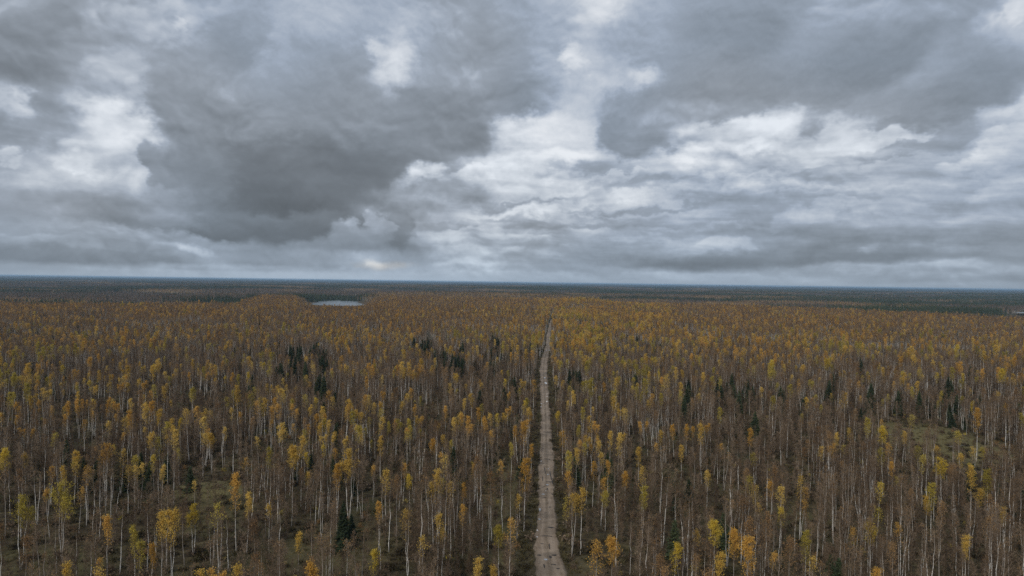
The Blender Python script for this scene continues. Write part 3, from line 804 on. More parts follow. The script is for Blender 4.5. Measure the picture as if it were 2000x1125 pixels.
# candidate points
CELL = 4.4
ZMAX = 1950
gx = np.arange(-1600, 1650, CELL); gy = np.arange(96, ZMAX, CELL)
PX, PY = np.meshgrid(gx, gy); PX = PX.ravel(); PY = PY.ravel()
k = np.abs(PX) < .80*PY + 25; PX = PX[k]; PY = PY[k]
PX = PX + rng.uniform(-.5, .5, len(PX))*CELL*1.0; PY = PY + rng.uniform(-.5, .5, len(PY))*CELL*1.0
dens = .54 + 2.3*(fbm(PX/20., PY/20., 21, 3)-.5) + 1.0*(fbm(PX/80., PY/80., 24, 3)-.5)
dens = dens + .26*ss(PY, 260, 600) - 1.1*np.clip(.40-fbm(PX/110., PY/150., 171, 3), 0, 1)*ss(PY, 300, 500)
dens = np.clip(dens, .07, 1)
ec, _ = clearing(PX, PY); dens = dens*(1-ec)
u = PX/PY
keep = rng.uniform(size=len(PX)) < dens
dr = np.abs(PX-road_x(PY)) - road_w(PY)/2
keep &= (dr > (3.0 + 1.2*rng.uniform(size=len(PX)))*(1-.85*ss(PY, 350, 650))) | (PY > ROAD_END)
keep &= (PY < edge_z(u)*(1+.14*(fbm(PX/70., PY/90., 9, 3)-.5)) + 90*(rng.uniform(size=len(PX))-.5))
for kk in range(2): keep &= lake_d(PX, PY, kk) > 1.12
corw = ss(PY, 1180, 1330) * (1 - ss(np.abs(u+.254) + .03*(fbm(PX/30., PY/60., 33, 3)-.5), .030, .062))
keep &= ~((corw > .75) & (rng.uniform(size=len(PX)) < .8))
PX = PX[keep]; PY = PY[keep]; corw = corw[keep]; PZ = terrain(PX, PY); N = len(PX)
scl = np.clip(rng.normal(.98, .13, N), .62, 1.25)
scl *= (.72+.52*fbm(PX/38., PY/38., 28, 3))
scl *= 1 - .72*corw*rng.uniform(.85, 1.1, N)
sx, sy = proj(np.stack([PX, PY, PZ+14*scl], 1))
yf = yfrac(sx, sy)
clus = fbm(PX/22., PY/22., 41, 3); clus2 = fbm(PX/9., PY/9., 45, 2)
patch = .30+1.5*np.clip((fbm(PX/140., PY/110., 151, 3)-.25)*1.2, 0, 1.3)
yf = yf*(1 + .5*(sx < 1420)*(1-ss(PY, 260, 420)))
py_ = np.clip(1.25*patch*yf*(.30+2.6*np.clip(clus-.32, 0, 1))*(.6+.8*clus2), 0, .95)*(1-.66*ss(PY, 380, 850)*(1-.75*(np.abs(sx-1180) < 130)))
ru = rng.uniform(size=N)
rust_f = (.18 + .42*ss(PY, 350, 1000))*(.5+fbm(PX/120., PY/70., 157, 3))
colr = np.empty(N, object)
hue = fbm(PX/40., PY/40., 61, 3) + rng.normal(0, .10, N) + .10*ss(PY, 350, 900)
roadside = (np.abs(PX-road_x(PY)) < 14)
keys = []
sprn = fbm(PX/60., PY/38., 131, 3) - .30*(PY < 190)
rv = rng.uniform(size=N)
fm_lo = ['tuft', 'tuftb', 'small', 'small', 'cone', 'tall', 'sparse', 'tuftb', 'twin']
fm_hi = ['tuft', 'cone', 'full', 'tall', 'tuft', 'broad', 'cone']
for i in range(N):
    y_ = PY[i]; h = hue[i]
    c_ = 'olive' if h < .39 else ('yellow' if h < .42 else ('gold' if h < .61 else 'orange'))
    if sprn[i] > .625 and rv[i] < .30:
        keys.append('spruce%d' % (int(rv[i]*9973) % 4)); scl[i] *= .85
    elif ru[i] < py_[i]:
        fm = fm_lo if (y_ < 350 or rv[i] < .6) else fm_hi
        f_ = fm[int(rv[i]*9973) % len(fm)]
        if f_ == 'sparse' and c_ == 'yellow': c_ = 'gold'
        keys.append(f_+'_'+c_)
    elif ru[i] < py_[i] + (1-py_[i])*rust_f[i]:
        f_ = ['sparse', 'sparseb', 'sparsec'][int(rv[i]*997) % 3]
        cc = ['rust', 'rust', 'rust', 'rust', 'orange', 'gold' if y_ < 400 else 'orange', 'olive' if y_ < 600 else 'rust'][int(rv[i]*7919) % 7]
        keys.append(f_+'_'+cc)
    else:
        keys.append(bare[int(rv[i]*9973) % len(bare)])

# trees singled out in the photograph: x and y of the top, form, colour, scale, label
S_ = [
 (294,849,'full','gold',.80,'golden birch with a dense pointed crown in the left wood, beside a dark gap'),
 (205,874,'broad','orange',.95,'wide orange-brown birch crown, broadest of the upper left wood'),
 (146,883,'tall','gold',.90,'narrow tall golden birch left of the wide orange-brown crown'),
 (121,913,'cone','gold',.85,'golden cone-shaped birch crown just below the narrow tall golden one'),
 (122,952,'broad','olive',1.10,'large olive-yellow birch crown in the lower left of the wood'),
 (42,979,'broad','olive',.98,'yellow-green birch crown near the left border above the corner clearing'),
 (211,1008,'cone','orange',.95,'golden-orange birch with a drooping round crown, lower left'),
 (316,1002,'cone','gold',1.0,'left one of two tall golden birches standing together, lower left'),
 (337,998,'tall','gold',1.0,'right one of two tall golden birches standing together, lower left'),
 (379,992,'broad','yellow',.70,'small flat yellow crown right of the two tall golden birches'),
 (414,850,'full','gold',.75,'golden birch over a bundle of thin white stems above the grassy mound'),
 (463,927,'tall','orange',1.10,'tall orange-gold birch standing on the right end of the pale grassy mound'),
 (483,964,'cone','gold',.9,'golden birch in front of the tall one by the grassy mound'),
 (380,941,'small','gold',.75,'small golden tuft on a crooked stem at the left end of the mound'),
 (573,875,'full','gold',1.0,'big golden birch on long white stems, left of centre'),
 (552,832,'broad','gold',.85,'wide golden group crown behind the big golden birch'),
 (526,987,'small','gold',.85,'little golden tuft on a thin stem, below the big golden birch'),
 (584,1040,'cone','gold',.75,'gold spire-shaped birch right of the little golden tuft near the bottom'),
 (296,1065,'cone','orange',.75,'short orange birch at the bottom below the two tall golden birches'),
 (264,1030,'cone','olive',.85,'olive birch crown below the two tall golden birches'),
 (271,1060,'tuft','olive',.9,'green-yellow tuft at the bottom beside the short orange birch'),
 (10,880,'full','yellow',.95,'large yellow crown cut by the left border of the picture'),
 (228,810,'small','orange',.9,'tiny orange tuft high in the left wood'),
 (354,817,'cone','yellow',.8,'yellow pointed crown above the left wood, alone on its stem'),
 (487,770,'sparsec','olive',1.15,'tall pale olive birch rising out of the left wood'),
 (683,887,'broad','gold',1.15,'broad golden-olive birch, the largest crown left of the road'),
 (730,910,'small','orange',.8,'small bright orange tuft right of the largest crown'),
 (801,930,'full','yellow',.62,'yellow bushy crown halfway between the largest crown and the road'),
 (847,861,'full','orange',.72,'orange-brown round crown in the middle wood left of the road'),
 (934,798,'cone','orange',.95,'tall orange crown left of the road, upper middle wood'),
 (870,794,'tall','orange',.85,'narrow orange spire left of the road'),
 (907,780,'cone','gold',.85,'golden crown between the orange spire and the tall orange crown'),
 (904,945,'cone','orange',.72,'upper orange crown of two above each other, left of the road'),
 (904,985,'tuft','orange',.85,'lower orange crown of two above each other, left of the road'),
 (856,1004,'tuft','gold',.98,'golden-orange round tuft low in the wood left of the road'),
 (865,1038,'small','gold',.75,'small gold tuft below the golden-orange round tuft'),
 (829,1048,'sparseb','gold',1.0,'pale gold thin crown near the bottom left of the road'),
 (931,1093,'cone','gold',.85,'golden crown cut by the bottom border, farther from the road'),
 (967,1107,'cone','gold',.75,'golden crown cut by the bottom border, nearer the road'),
 (976,1031,'full','olive',.72,'olive rounded crown in the clearing left of the road'),
 (1025,897,'tall','orange',1.12,'slim orange birch with a long narrow crown beside the left ditch'),
 (1039,869,'cone','orange',.72,'short orange crown right at the left road edge'),
 (999,866,'cone','olive',.78,'olive crown left of the short orange roadside crown'),
 (1010,964,'tuft','gold',.78,'small golden tuft on a single stem between clearing and road'),
 (973,808,'tuft','yellow',.9,'yellow tuft on a tall stem at the head of the roadside clearing'),
 (741,981,'tall','orange',.70,'narrow orange crown right of the dark spruce'),
 (732,1079,'low','yellow',1.0,'yellow-green low bushy young birch at the bottom, below the dark spruce'),
 (1135,953,'tuft','gold',1.05,'golden tuft on the right stem of a white V, by the road'),
 (1118,962,'twin','gold',.95,'golden crown on the left stem of the white V, by the road'),
 (1104,975,'low','olive',1.0,'leaning olive bushy birch over the right road verge'),
 (1112,883,'tall','olive',.90,'tall olive birch right of the road'),
 (1114,920,'tuft','orange',.95,'orange round tuft in front of the tall olive birch'),
 (1158,901,'tuft','orange',.9,'left one of two orange tufts right of the road'),
 (1187,901,'cone','orange',.76,'right one of two orange tufts right of the road'),
 (1098,843,'sparsec','orange',.95,'thin orange-brown birch at the right road edge'),
 (1088,806,'full','yellow',.62,'low yellow crown leaning over the right road edge'),
 (1129,832,'cone','olive',.78,'olive crown behind the tall olive roadside birch'),
 (1183,964,'full','olive',.62,'pale olive open crown on a straight stem, right of the white V'),
 (1164,1059,'sparsec','orange',1.05,'left orange thin crown of the pair at the bottom right of the road'),
 (1197,1055,'full','orange',.85,'right orange full crown of the pair at the bottom right of the road'),
 (1222,925,'full','orange',.70,'orange-brown birch with a drooping crown right of the orange tufts'),
 (1255,952,'cone','olive',.95,'olive birch crown behind the bottom orange pair'),
 (1248,874,'tall','gold',.80,'slim golden birch between road and middle right clearing'),
 (1281,867,'small','orange',.85,'small orange tuft right of the slim golden birch'),
 (1292,840,'tuft','gold',.9,'golden tuft in the upper middle right wood'),
 (1191,843,'tall','gold',.85,'tall golden birch right behind the two orange tufts'),
 (1315,1060,'tuft','yellow',.98,'yellow umbrella-like tuft at the bottom right of centre'),
 (1398,1022,'full','yellow',.82,'full yellow birch, upper one of the bottom group right of centre'),
 (1434,1040,'full','orange',.85,'full orange birch beside the full yellow one at the bottom'),
 (1409,1083,'cone','gold',1.0,'gold crown cut by the bottom border under the full yellow birch'),
 (1361,1038,'small','gold',.85,'small gold tuft left of the full yellow birch at the bottom'),
 (1371,829,'tall','gold',.95,'tall gold-brown forked birch standing over the right clearing'),
 (1405,797,'tall','olive',.85,'tall olive-gold birch in the upper right wood'),
 (1724,836,'full','yellow',.95,'bright yellow dome, the most vivid crown of the right wood'),
 (1909,798,'tall','orange',1.2,'tall orange birch towards the right border'),
 (1839,901,'broad','yellow',.85,'broad flat yellow crown right of the vivid dome'),
 (1820,946,'tall','olive',.9,'pointed yellow-olive birch below the broad flat yellow crown'),
 (1812,970,'cone','gold',.75,'gold crown tucked in front of the pointed yellow-olive birch'),
 (1700,1024,'full','yellow',.74,'yellow rounded birch on a thin stem near the bottom right'),
 (1886,1047,'cone','gold',.85,'small gold pointed birch at the bottom right'),
 (1527,991,'tuft','yellow',.78,'yellow-olive tuft by the small brown clearing, right wood'),
 (1575,1040,'tall','olive',.85,'tall olive-yellow birch right of the small brown clearing'),
 (1717,943,'tuft','yellow',.85,'small yellow tuft on a very long white stem'),
 (1720,1110,'tuft','orange',.95,'orange tuft just above the bottom border, right wood'),
 (1464,838,'tall','orange',.82,'slender orange crown in the upper middle of the right wood'),
 (1604,874,'cone','gold',.82,'golden crown left of the vivid yellow dome'),
 (1743,903,'tall','orange',.75,'dull orange crown right below the vivid dome'),
 (1909,953,'tuft','gold',.92,'golden tuft under the tall orange birch by the right border'),
 (1961,992,'cone','gold',.72,'gold pointed tuft close to the right border'),
 (415,1045,'bare2','',1.05,'leafless white branchy birch standing out at the bottom left'),
 (1614,925,'bare2','',1.05,'leafless white birch with raised branches in the right wood'),
 (797,1000,'bare2','',1.05,'leafless white forked birch left of the golden-orange tuft'),
 (1100,745,'full','gold',.75,'bright golden crown at the right road edge, middle distance'),
 (1500,880,'bare0','',1.1,'pale leafless birch alone above the right clearing'),
]
NOTA = []
for (tx_, ty_, f_, c_, s, lab) in S_:
    key = f_ if f_.startswith('bare') else f_+'_'+c_
    h = MODELS[key][3]*s
    p = at(tx_, ty_, h)
    x, y = float(p[0]), float(p[1])
    dr_ = x-float(road_x(y)); mn = float(road_w(y))/2+2.4
    if abs(dr_) < mn: x = float(road_x(y)) + math.copysign(mn, dr_)
    z = float(terrain(x, y))
    NOTA.append((x, y, z, key, s*(h-z)/h if h > z else s, lab, tx_, ty_))
# spruces
SPR = [(567,679),(587,683),(573,702),(613,672),(622,676),(637,682),(631,695),(624,730),(631,736),(596,709),(548,709),(815,660),(826,663),(835,658),(843,668),(852,680),(862,684),
 (872,687),(883,691),(894,695),(905,699),(903,669),(823,672),(1681,697),(1429,732),(1405,744),(1345,752),(1444,762),(1627,729),(1620,742),(1696,762),(1570,775),(1474,804),(1113,721),(1124,724),(1131,722),
 (1241,730),(1248,655),(960,657),(968,659),(1004,735),(906,704),(670,981),(688,1006),(1415,998),(1624,1082),(1640,1088),(371,920),(276,884),(132,860),(1337,770),(1430,748),(1852,735),(1795,768),(1312,930),(1345,935),(1316,1012),(1700,748),(1755,762)]
r3 = np.random.default_rng(17)
SPR = SPR + [(px + r3.uniform(-9, 9), py + r3.uniform(-5, 8)) for (px, py) in SPR if py < 800 for _ in range(2 if px < 1000 else 1)]
SPRT = []
for i, (px, py) in enumerate(SPR):
    key = f'spruce{i % 3}' if py < 900 else f'spruce{2+(i % 2)}'
    s = float(rng.uniform(.85, 1.15)); 
    if py > 850: s = .85
    if (px, py) == (670, 981): key, s = 'spruce0', .86
    h = MODELS[key][3]*s; p = at(px, py, h); x, y = float(p[0]), float(p[1])
    SPRT.append((x, y, float(terrain(x, y)), key, s, px, py))

# thin out wild trees that would stand in front of, or on, the singled-out ones
kill = np.zeros(N, bool)
ht = np.array([MODELS[k_][3] for k_ in keys])*scl
sx, sy = proj(np.stack([PX, PY, PZ+ht], 1)); sz = FOC/PY
leafy_ = np.array([not k_.startswith('bare') for k_ in keys]); isbirch = np.array([not k_.startswith('spruce') for k_ in keys])
for (x, y, z, key, s, lab, tx_, ty_) in NOTA:
    kill |= (PX-x)**2+(PY-y)**2 < 2.2**2
    w = 2.0*FOC/y; near = (PY < y) & (np.abs(sx-tx_) < w*1.0) & (sy < ty_+w*2.0) & (sy+ht*.6*sz > ty_)
    kill |= near & (leafy_ | (rng.uniform(size=N) < .5))
    kill |= leafy_ & (PY > y) & (PY < y+25) & (np.abs(sx-tx_) < w*.7) & (rng.uniform(size=N) < .5)
for (x, y, z, key, s, px, py) in SPRT:
    kill |= (PX-x)**2+(PY-y)**2 < 2.0**2
    near = (PY < y) & (PY > y-75) & (np.abs(sx-px) < 3*FOC/y) & (sy < py+5*FOC/y) & (rng.uniform(size=N) < .62)
    kill |= near
alive = ~kill
inview = alive & isbirch & (sx > -5) & (sx < 2005) & (sy < 1120)
size = ht/PY
order = [i for i in np.argsort(-size) if inview[i]]
NB = 300-len(NOTA)
indiv = order[:NB]

tree_n = {'n': 0}
def place_tree(name, cat, key, x, y, z, s, rot, label, group):
    mt, mc, mj, H = MODELS[key]
    root = bpy.data.objects.new(name, None); link(root)
    root.empty_display_size = .5; root.location = (x, y, z); root.rotation_euler = (.022*math.sin(7*rot), .03*math.sin(11*rot+x), rot); root.scale = (s, s, s)
    root['label'] = label; root['category'] = cat; root['group'] = group
    a_ = bpy.data.objects.new('trunk', mt); link(a_); a_.parent = root
    b_ = bpy.data.objects.new('crown', mc); link(b_); b_.parent = root
    return root
for (x, y, z, key, s, lab, tx_, ty_) in NOTA:
    place_tree('birch_tree', 'birch', key, x, y, z, s, float(rng.uniform(0, 6.28)), lab, 'autumn birches of the forest')

# labels of the other near birches: look, side of the road, rank among their like outward from the road
CN = {'gold': 'golden', 'orange': 'orange', 'olive': 'olive-green', 'yellow': 'yellow', 'rust': 'rusty brown'}
FN = {'tuft': 'tufted top', 'tuftb': 'tufted top', 'small': 'small top', 'cone': 'pointed crown', 'tall': 'long narrow crown', 'full': 'full crown', 'broad': 'broad crown',
      'twin': 'twin-stemmed crown', 'sparse': 'thin see-through crown', 'sparseb': 'thin top', 'sparsec': 'thin tall crown', 'low': 'bushy crown'}
BN = {'bare0': 'straight leafless birch with oval twiggy crown', 'bare1': 'slim leafless birch with twiggy top', 'bare2': 'tall leafless birch with wide branches',
      'bare3': 'thin pole-like leafless birch', 'bare4': 'leafless birch with two stems', 'bare5': 'short leafless birch with narrow crown'}
ORD = ['first','second','third','fourth','fifth','sixth','seventh','eighth','ninth','tenth','eleventh','twelfth','thirteenth','fourteenth','fifteenth','sixteenth','seventeenth','eighteenth','nineteenth','twentieth']
def ordn(i):
    if i < 20: return ORD[i]
    n_ = i+1; return f"{n_}{'th' if 10 < n_ % 100 < 14 else {1:'st',2:'nd',3:'rd'}.get(n_ % 10,'th')}"
buck = {}
for i in indiv:
    k_ = keys[i]; side = 'right' if PX[i] > road_x(PY[i]) else 'left'
    if k_.startswith('bare'): look = BN[k_]
    else:
        f_, c_ = k_.split('_'); look = f"birch with {CN[c_]} {FN[f_]}"
    buck.setdefault((look, side), []).append(i)
LAB = {}
for (look, side), L in buck.items():
    L.sort(key=lambda i: abs(sx[i]-1075))
    for n_, i in enumerate(L):
        if len(L) == 1: LAB[i] = f"only {look} near {side} of the road"
        else: LAB[i] = f"{look}, {ordn(n_)} such {side} of road"
for i in indiv:
    place_tree('birch_tree', 'birch', keys[i], float(PX[i]), float(PY[i]), float(PZ[i]), float(scl[i]), float(rng.uniform(0, 6.28)), LAB[i], 'autumn birches of the forest')
# spruce labels
sp = sorted(range(len(SPRT)), key=lambda i: SPRT[i][5])
def zone(px, py):
    if py > 850: return 'low in the near wood'
    if 540 < px < 640: return 'by the grassy hillocks'
    if 810 <= px <= 910: return 'in the dark row left of road'
    if px < 1065: return 'in the middle distance left of the road'
    if px < 1140: return 'in the dark clump just right of the road'
    return 'in the distant right wood'
zb = {}
for i in sp: zb.setdefault(zone(*SPRT[i][5:7]), []).append(i)
for zn, L in zb.items():
    for n_, i in enumerate(L):
        x, y, z, key, s, px, py = SPRT[i]
        lab = f"dark green spruce, {ordn(n_)} from the left, {zn}"
        if (px, py) == (670, 981): lab = 'big dark spruce below the largest golden crown, left of the road'
        place_tree('spruce_tree', 'spruce', key, x, y, z, s, float(rng.uniform(0, 6.28)), lab, 'dark spruces among the birches')

# ------------------------------------------------------------------ masses of trees: instances on points
def scatter(name, mats_meshes, pts, idx, scale, rot, label=None):
    coll = bpy.data.collections.new(name+'_models')
    for i, me_ in enumerate(mats_meshes):
        o_ = bpy.data.objects.new(f'{name}_model_{i:03d}', me_); coll.objects.link(o_)
    me = bpy.data.meshes.new(name); me.vertices.add(len(pts)); me.vertices.foreach_set('co', np.asarray(pts, np.float32).ravel())
    for nm, typ, key, arr in (('pick', 'INT', 'value', idx.astype(np.int32)), ('size', 'FLOAT_VECTOR', 'vector', scale.astype(np.float32).ravel()), ('turn', 'FLOAT_VECTOR', 'vector', rot.astype(np.float32).ravel())):
        a_ = me.attributes.new(nm, typ, 'POINT'); a_.data.foreach_set(key, arr)
    me.update()
    o = link(bpy.data.objects.new(name, me)); o['kind'] = 'stuff'
    if label: o['label'] = label
    ng = bpy.data.node_groups.new(name+'_scatter', 'GeometryNodeTree')
    ng.interface.new_socket('Geometry', in_out='INPUT', socket_type='NodeSocketGeometry')
    ng.interface.new_socket('Geometry', in_out='OUTPUT', socket_type='NodeSocketGeometry')
    gi = ng.nodes.new('NodeGroupInput'); go = ng.nodes.new('NodeGroupOutput')
    ci = ng.nodes.new('GeometryNodeCollectionInfo'); ci.inputs['Collection'].default_value = coll
    ci.inputs['Separate Children'].default_value = True; ci.inputs['Reset Children'].default_value = True
    ip = ng.nodes.new('GeometryNodeInstanceOnPoints'); ip.inputs['Pick Instance'].default_value = True
    def na(nm, dt):
        a_ = ng.nodes.new('GeometryNodeInputNamedAttribute'); a_.data_type = dt; a_.inputs[0].default_value = nm
        return a_.outputs['Attribute']
    L = ng.links.new
    L(gi.outputs[0], ip.inputs['Points']); L(ci.outputs[0], ip.inputs['Instance'])
    L(na('pick', 'INT'), ip.inputs['Instance Index'])
    e2r = ng.nodes.new('FunctionNodeEulerToRotation'); L(na('turn', 'FLOAT_VECTOR'), e2r.inputs[0]); L(e2r.outputs[0], ip.inputs['Rotation'])
    L(na('size', 'FLOAT_VECTOR'), ip.inputs['Scale']); L(ip.outputs[0], go.inputs[0])
    md = o.modifiers.new('scatter', 'NODES'); md.node_group = ng
    return o

ind = set(indiv)
sel = np.array([i for i in range(N) if alive[i] and i not in ind])
kl = sorted(MODELS.keys()); kid = {k_: i for i, k_ in enumerate(kl)}
n_ = len(sel)
sc3 = np.stack([scl[sel]*rng.uniform(.9, 1.12, n_)]*2+[scl[sel]], 1)
rt = np.stack([rng.normal(0, .04, n_), rng.normal(0, .04, n_), rng.uniform(0, 6.28, n_)], 1)
scatter('birch_forest', [MODELS[k_][2] for k_ in kl], np.stack([PX[sel], PY[sel], PZ[sel]], 1), np.array([kid[keys[i]] for i in sel]), sc3, rt,
        'mass of autumn birches filling the plain behind the nearest trees')

# understory: thin bare saplings, heather and grass tussocks
def tussock(seed, mt, n=26, h=.55, sp_=.35):
    r = np.random.default_rng(seed); m = MB()
    for i in range(n):
        a_ = r.uniform(0, 6.28); d = r.uniform(0, sp_)
        p = np.array([math.cos(a_)*d, math.sin(a_)*d, -.05]); q_ = p + np.array([math.cos(a_)*r.uniform(.1, .5), math.sin(a_)*r.uniform(.1, .5), h*r.uniform(.5, 1.1)])
        m.spike(p, q_, .10, 0, r)
    return m.mesh('tussock', [mt])
def bush(seed, mt, n=70, rad=.9, h=1.1):
    r = np.random.default_rng(seed); m = MB()
    for i in range(n):
        d = r.normal(size=3); d /= np.linalg.norm(d); d[2] = abs(d[2]); p = d*np.array([rad, rad, h])*r.uniform(.4, 1)
        m.leaf(p, .28*r.uniform(.6, 1.4), 0, r)
    for i in range(24):
        a_ = r.uniform(0, 6.28); m.spike(np.zeros(3)-.05, np.array([math.cos(a_)*rad, math.sin(a_)*rad, h*1.2])*r.uniform(.6, 1.1), .04, 0, r)
    return m.mesh('bush', [mt])
und = [tussock(1, m_hay), tussock(2, m_hay, 34, .7, .5), tussock(3, m_heath, 30, .5, .6), bush(4, m_heath), bush(5, m_heath, 90, 1.2, .8), bush(6, m_twig, 60, 1.1, 1.5),
       MODELS['sapling0'][2], MODELS['sapling1'][2], MODELS['sapling2'][2], bush(7, L_rust, 70, .9, 1.2), bush(8, L_olive, 60, .8, 1.)]
nu = 80000
yy = 98 + (620-98)*np.sqrt(rng.uniform(size=nu)**1.25); xx = rng.uniform(-.80, .80, nu)*yy
nv = 9000; yv = 98 + (700-98)*rng.uniform(size=nv)**1.5; sd_ = np.where(rng.uniform(size=nv) < .5, -1, 1)
xv = road_x(yv) + sd_*(road_w(yv)/2 - .2 + np.abs(rng.normal(0, 1.9, nv)))
xx = np.concatenate([xx, xv]); yy = np.concatenate([yy, yv]); nu += nv
e_, h_ = clearing(xx, yy); dr = np.abs(xx-road_x(yy)) - road_w(yy)/2
ok = (dr > .25) & ~((dr < 1.6) & (rng.uniform(size=nu) < .5))
grp = fbm(xx/12., yy/12., 81, 3)
r_ = rng.uniform(size=nu); pk = np.where(r_ < .16, rng.integers(0, 2, nu), np.where(r_ < .42, rng.integers(2, 4, nu), np.where(r_ < .50, 4, np.where(r_ < .60, 5, np.where(r_ < .985, rng.integers(6, 9, nu), rng.integers(9, 11, nu))))))
isl = np.isin(pk, (6, 7, 8))
ok &= ~(isl & ((rng.uniform(size=nu) < e_*1.05) | (dr < 2.2) | (grp < .44)))
pk = np.where((dr < 4) & (rng.uniform(size=nu) < .8), rng.integers(0, 3, nu), pk); isl = np.isin(pk, (6, 7, 8))
hm = (h_ > .2) & (rng.uniform(size=nu) < .55); pk = np.where(hm & ~isl, rng.integers(0, 2, nu), pk)
xx, yy, pk = xx[ok], yy[ok], pk[ok]; nu = len(xx)
su = rng.uniform(.6, 1.35, nu)*np.where(np.isin(pk, (3, 4, 5)), 1.25, 1)
scatter('undergrowth', und, np.stack([xx, yy, terrain(xx, yy)], 1), pk, np.stack([su, su, su], 1), np.stack([np.zeros(nu), np.zeros(nu), rng.uniform(0, 6.28, nu)], 1),
        'brown heather, dry grass and thin saplings under the birches')

# fallen birch stems
LOGS = [(1745, 853, 7.5, 1.45, 'white fallen birch stem right of the vivid yellow dome'), (1783, 893, 5.5, 1.2, 'short fallen white stem in front of the longer one'),
        (1868, 873, 6., 1.5, 'fallen white stem lying near the tall orange birch'), (1262, 803, 5.5, 1.6, 'fallen pale stem in the upper middle wood right of the road')]
for i, (px, py, L_, a_, lab) in enumerate(LOGS):
    p = at(px, py, .4); m = MB()
    z = float(terrain(p[0], p[1]))
    m.tube([(-L_/2, 0, 0), (-L_/6, .12, .05), (L_/6, -.05, .02), (L_/2, .1, .25)], [.13, .12, .09, .04], 6, 0)
    for kx in (-.1, .12, .3): m.tube([(L_*kx, 0, .05), (L_*kx+.5, .25, .5)], [.03, .01], 3, 0)
    o = link(bpy.data.objects.new('fallen_log', m.mesh('fallen_log', [m_bark]))); o.location = (p[0], p[1], z+.35); o.rotation_euler = (0, R(-3), R(90)-a_)
    o['label'] = lab; o['category'] = 'log'; o['group'] = 'fallen birch stems'

# far woods in clumps
def far_tree(m, x, y, H, kind, r, mi):
    if kind == 'con':
        n = 34
        for i in range(n):
            f = (i+.5)/n; a_ = r.uniform(0, 6.28); R_ = 2.3*(1-f)+.15
            z = H*(.1+.9*f); c_ = np.array([x, y, z])
            e = c_ + np.array([math.cos(a_)*R_, math.sin(a_)*R_, -.9]); s_ = np.array([-math.sin(a_), math.cos(a_), 0])*(.5*R_+.25)
            b = len(m.v); m.v += [tuple(c_+np.array([0, 0, .9])), tuple(e-s_), tuple(e+s_)]; m.f.append((b, b+1, b+2)); m.mi.append(mi)
    else:
        m.spike((x, y, 0), (x+r.normal()*.3, y, H), .35, 3, r)
        for i in range(30):
            f = r.uniform(.25, 1); R_ = (1.9 if kind == 'bare' else 2.3)*(1.12-f)**.5
            p = np.array([x, y, H*f]) + np.array([r.normal()*R_*.55, r.normal()*R_*.55, 0])
            m.leaf(p, r.uniform(.5, 1.3), mi, r)
m_far_bare = leafmat('far_birch_twigs', (.080, .060, .046), (.115, .086, .064), (.155, .118, .088), .2)
far_models = []
FM = [m_far_bare, L_rust, m_needle, m_bark, L_gold]
for v_ in range(9):
    r = np.random.default_rng(900+v_); m = MB()
    kind = ['bare', 'bare', 'bare', 'con', 'con', 'con', 'rust', 'rust', 'mixed'][v_]
    for j in range(26):
        x, y = r.uniform(-20, 20, 2)
        q_ = r.uniform()
        if kind == 'bare': kk, mi = ('con', 2) if q_ < .06 else ('bare', 0 if q_ < .9 else 1)
        elif kind == 'con': kk, mi = ('con', 2) if q_ < .85 else ('bare', 0)
        elif kind == 'rust': kk, mi = ('bare', 1 if q_ < .55 else (4 if q_ < .62 else 0))
        else: kk, mi = ('con', 2) if q_ < .4 else ('bare', 0 if q_ < .8 else 1)
        far_tree(m, x, y, r.uniform(10, 16.5)*(1.12 if kk == 'con' else 1), kk, r, mi)
    me_ = m.mesh('far_clump', FM); far_models.append(me_)
FZ = 9000
cell = 33.
gx = np.arange(-.82*FZ, .82*FZ, cell); gy = np.arange(1150, FZ, cell)
QX, QY = np.meshgrid(gx, gy); QX = QX.ravel(); QY = QY.ravel()
QX = QX + rng.uniform(-.45, .45, len(QX))*cell; QY = QY + rng.uniform(-.45, .45, len(QY))*cell
u = QX/QY
k = (np.abs(u) < .80) & (QY > np.minimum(edge_z(u)*.985, ZMAX-10)) & (rng.uniform(size=len(QX)) > ss(QY, 5000, 9000)*.35)
for kk in range(2): k &= lake_d(QX, QY, kk) > 1.22
k &= ~((QY > 1290) & (QY < 1900) & (np.abs(u+.254) < .060))
k &= ~((QY > 1290) & (QY < 1840) & (u > .70))
gaps = fbm(QX/260., QY/120., 97, 3); k &= (gaps > .33) | (QY < 2300)
QX, QY = QX[k], QY[k]; u = u[k]
con = fbm(QX/520., QY/200., 91, 4)*1.25 - .125 + .05*ss(u, .1, .5) - .02
inside = QY < edge_z(u)
rr_ = rng.uniform(size=len(QX))
pk = np.where(con > .585, 3+(rr_*3).astype(int), np.where(con > .545, 8, (rr_*3).astype(int)))
ru_ = fbm(QX/500., QY/400., 95, 3)
pk = np.where((ru_ > .55) & (pk < 3), 6+(rr_*2).astype(int), pk)
pk = np.where(inside, np.where(rr_ < .72, 6+(rr_*20).astype(int) % 2, np.where(rr_ < .92, (rr_*97).astype(int) % 3, 8)), pk)
s_ = rng.uniform(.85, 1.15, len(QX)); sz_ = s_*(.75+.60*fbm(QX/260., QY/130., 99, 3))
scatter('distant_forest', far_models, np.stack([QX, QY, terrain(QX, QY)-.3], 1), pk, np.stack([s_, s_, sz_], 1), np.stack([np.zeros(len(QX)), np.zeros(len(QX)), rng.uniform(0, 6.28, len(QX))], 1),
        'mixed dark forest stretching away to the horizon')

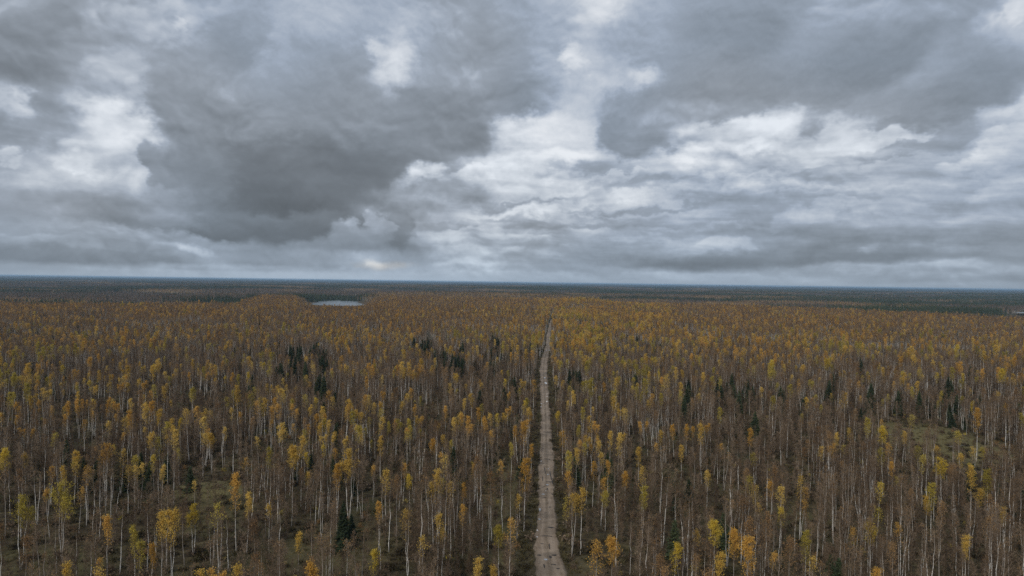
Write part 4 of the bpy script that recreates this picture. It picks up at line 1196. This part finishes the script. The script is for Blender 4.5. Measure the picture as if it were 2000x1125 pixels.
# low scrub on the wet ground before the lakes
ns = 1500; yy = rng.uniform(1290, 1620, ns); uu = rng.uniform(-.315, -.205, ns); xx = uu*yy
y2 = rng.uniform(1290, 1690, 500); x2 = rng.uniform(.69, .80, 500)*y2
xx = np.concatenate([xx, x2]); yy = np.concatenate([yy, y2])
ok = (lake_d(xx, yy, 0) > 1.15) & (lake_d(xx, yy, 1) > 1.15); xx, yy = xx[ok], yy[ok]; n2 = len(xx)
s2 = rng.uniform(1.4, 3.0, n2); 
scatter('scrub', [und[5], und[9], und[3]], np.stack([xx, yy, terrain(xx, yy)], 1), rng.integers(0, 3, n2), np.stack([s2*1.6, s2*1.6, s2], 1), np.stack([np.zeros(n2), np.zeros(n2), rng.uniform(0, 6, n2)], 1),
        'low brown scrub on the wet ground by the lakes')

# canopy of the farthest forest
m_can, q = mat('far_canopy')
pos = q.n('ShaderNodeNewGeometry').outputs['Position']
px_, py__, pz_ = q.sep(pos)[:3]
st = q.xyz(px_, q.m('MULTIPLY', py__, 1.6), 0)
nA = q.noise(st, .0012, 6, .6, .3); nB = q.noise(pos, .02, 4, .7)
c = q.ramp(q.m('ADD', q.m('MULTIPLY', nA, .8), q.m('MULTIPLY', nB, .2)), [(.38, (.085, .064, .050)), (.48, (.060, .052, .040)), (.54, (.024, .032, .020)), (.66, (.018, .026, .016))])
finish(q, bsdf(q, c, 1.0, 0.0))
tx = np.linspace(-1, 1, 420); nyc = 260
yc = np.geomspace(8200, 41000, nyc)
U, YC = np.meshgrid(tx, yc); XC = U*YC*.92
ZC = terrain(XC, YC) + 10 + 6*(rng.uniform(size=XC.shape)-.3) + 5*(fbm(XC/200., YC/150., 77, 3)-.5)
ZC[0, :] = terrain(XC[0], YC[0])
V = np.stack([XC.ravel(), YC.ravel(), ZC.ravel()], 1); nx = len(tx)
i = (np.arange(nx-1)[None, :] + nx*np.arange(nyc-1)[:, None]).ravel(); F = np.stack([i, i+1, i+nx+1, i+nx], 1)
me = bpy.data.meshes.new('far_forest_canopy'); me.vertices.add(len(V)); me.vertices.foreach_set('co', V.ravel().astype(np.float32))
me.loops.add(F.size); me.loops.foreach_set('vertex_index', F.ravel().astype(np.int32)); me.polygons.add(len(F)); me.polygons.foreach_set('loop_start', (np.arange(len(F))*4).astype(np.int32))
me.update(calc_edges=True); me.materials.append(m_can)
o = link(bpy.data.objects.new('far_forest_canopy', me)); o['kind'] = 'stuff'

# ------------------------------------------------------------------ haze
m_haze = bpy.data.materials.new('haze'); m_haze.use_nodes = True; hn = m_haze.node_tree; hn.nodes.clear()
pv = hn.nodes.new('ShaderNodeVolumePrincipled'); pv.inputs['Color'].default_value = (.50, .74, 1.0, 1); pv.inputs['Density'].default_value = 5.0e-5; pv.inputs['Anisotropy'].default_value = .1
ho = hn.nodes.new('ShaderNodeOutputMaterial'); hn.links.new(pv.outputs[0], ho.inputs['Volume'])
zt = 64.0; zb = -60.0
bx = [(-44000, -3500, zb), (44000, -3500, zb), (44000, 44000, zb), (-44000, 44000, zb), (-44000, -3500, zt), (44000, -3500, zt), (44000, 44000, zt), (-44000, 44000, zt)]
me = bpy.data.meshes.new('haze'); me.from_pydata(bx, [], [(0, 3, 2, 1), (4, 5, 6, 7), (0, 1, 5, 4), (1, 2, 6, 5), (2, 3, 7, 6), (3, 0, 4, 7)]); me.materials.append(m_haze)
o = link(bpy.data.objects.new('haze', me)); o['kind'] = 'stuff'
print('birches', N, 'individual', len(indiv)+len(NOTA), 'far clumps', len(QX), 'zmin/zmax indiv', max(PY[i] for i in indiv), 'max terrain', float(terrain(XC, YC).max()), float(terrain(XC, YC).min()))
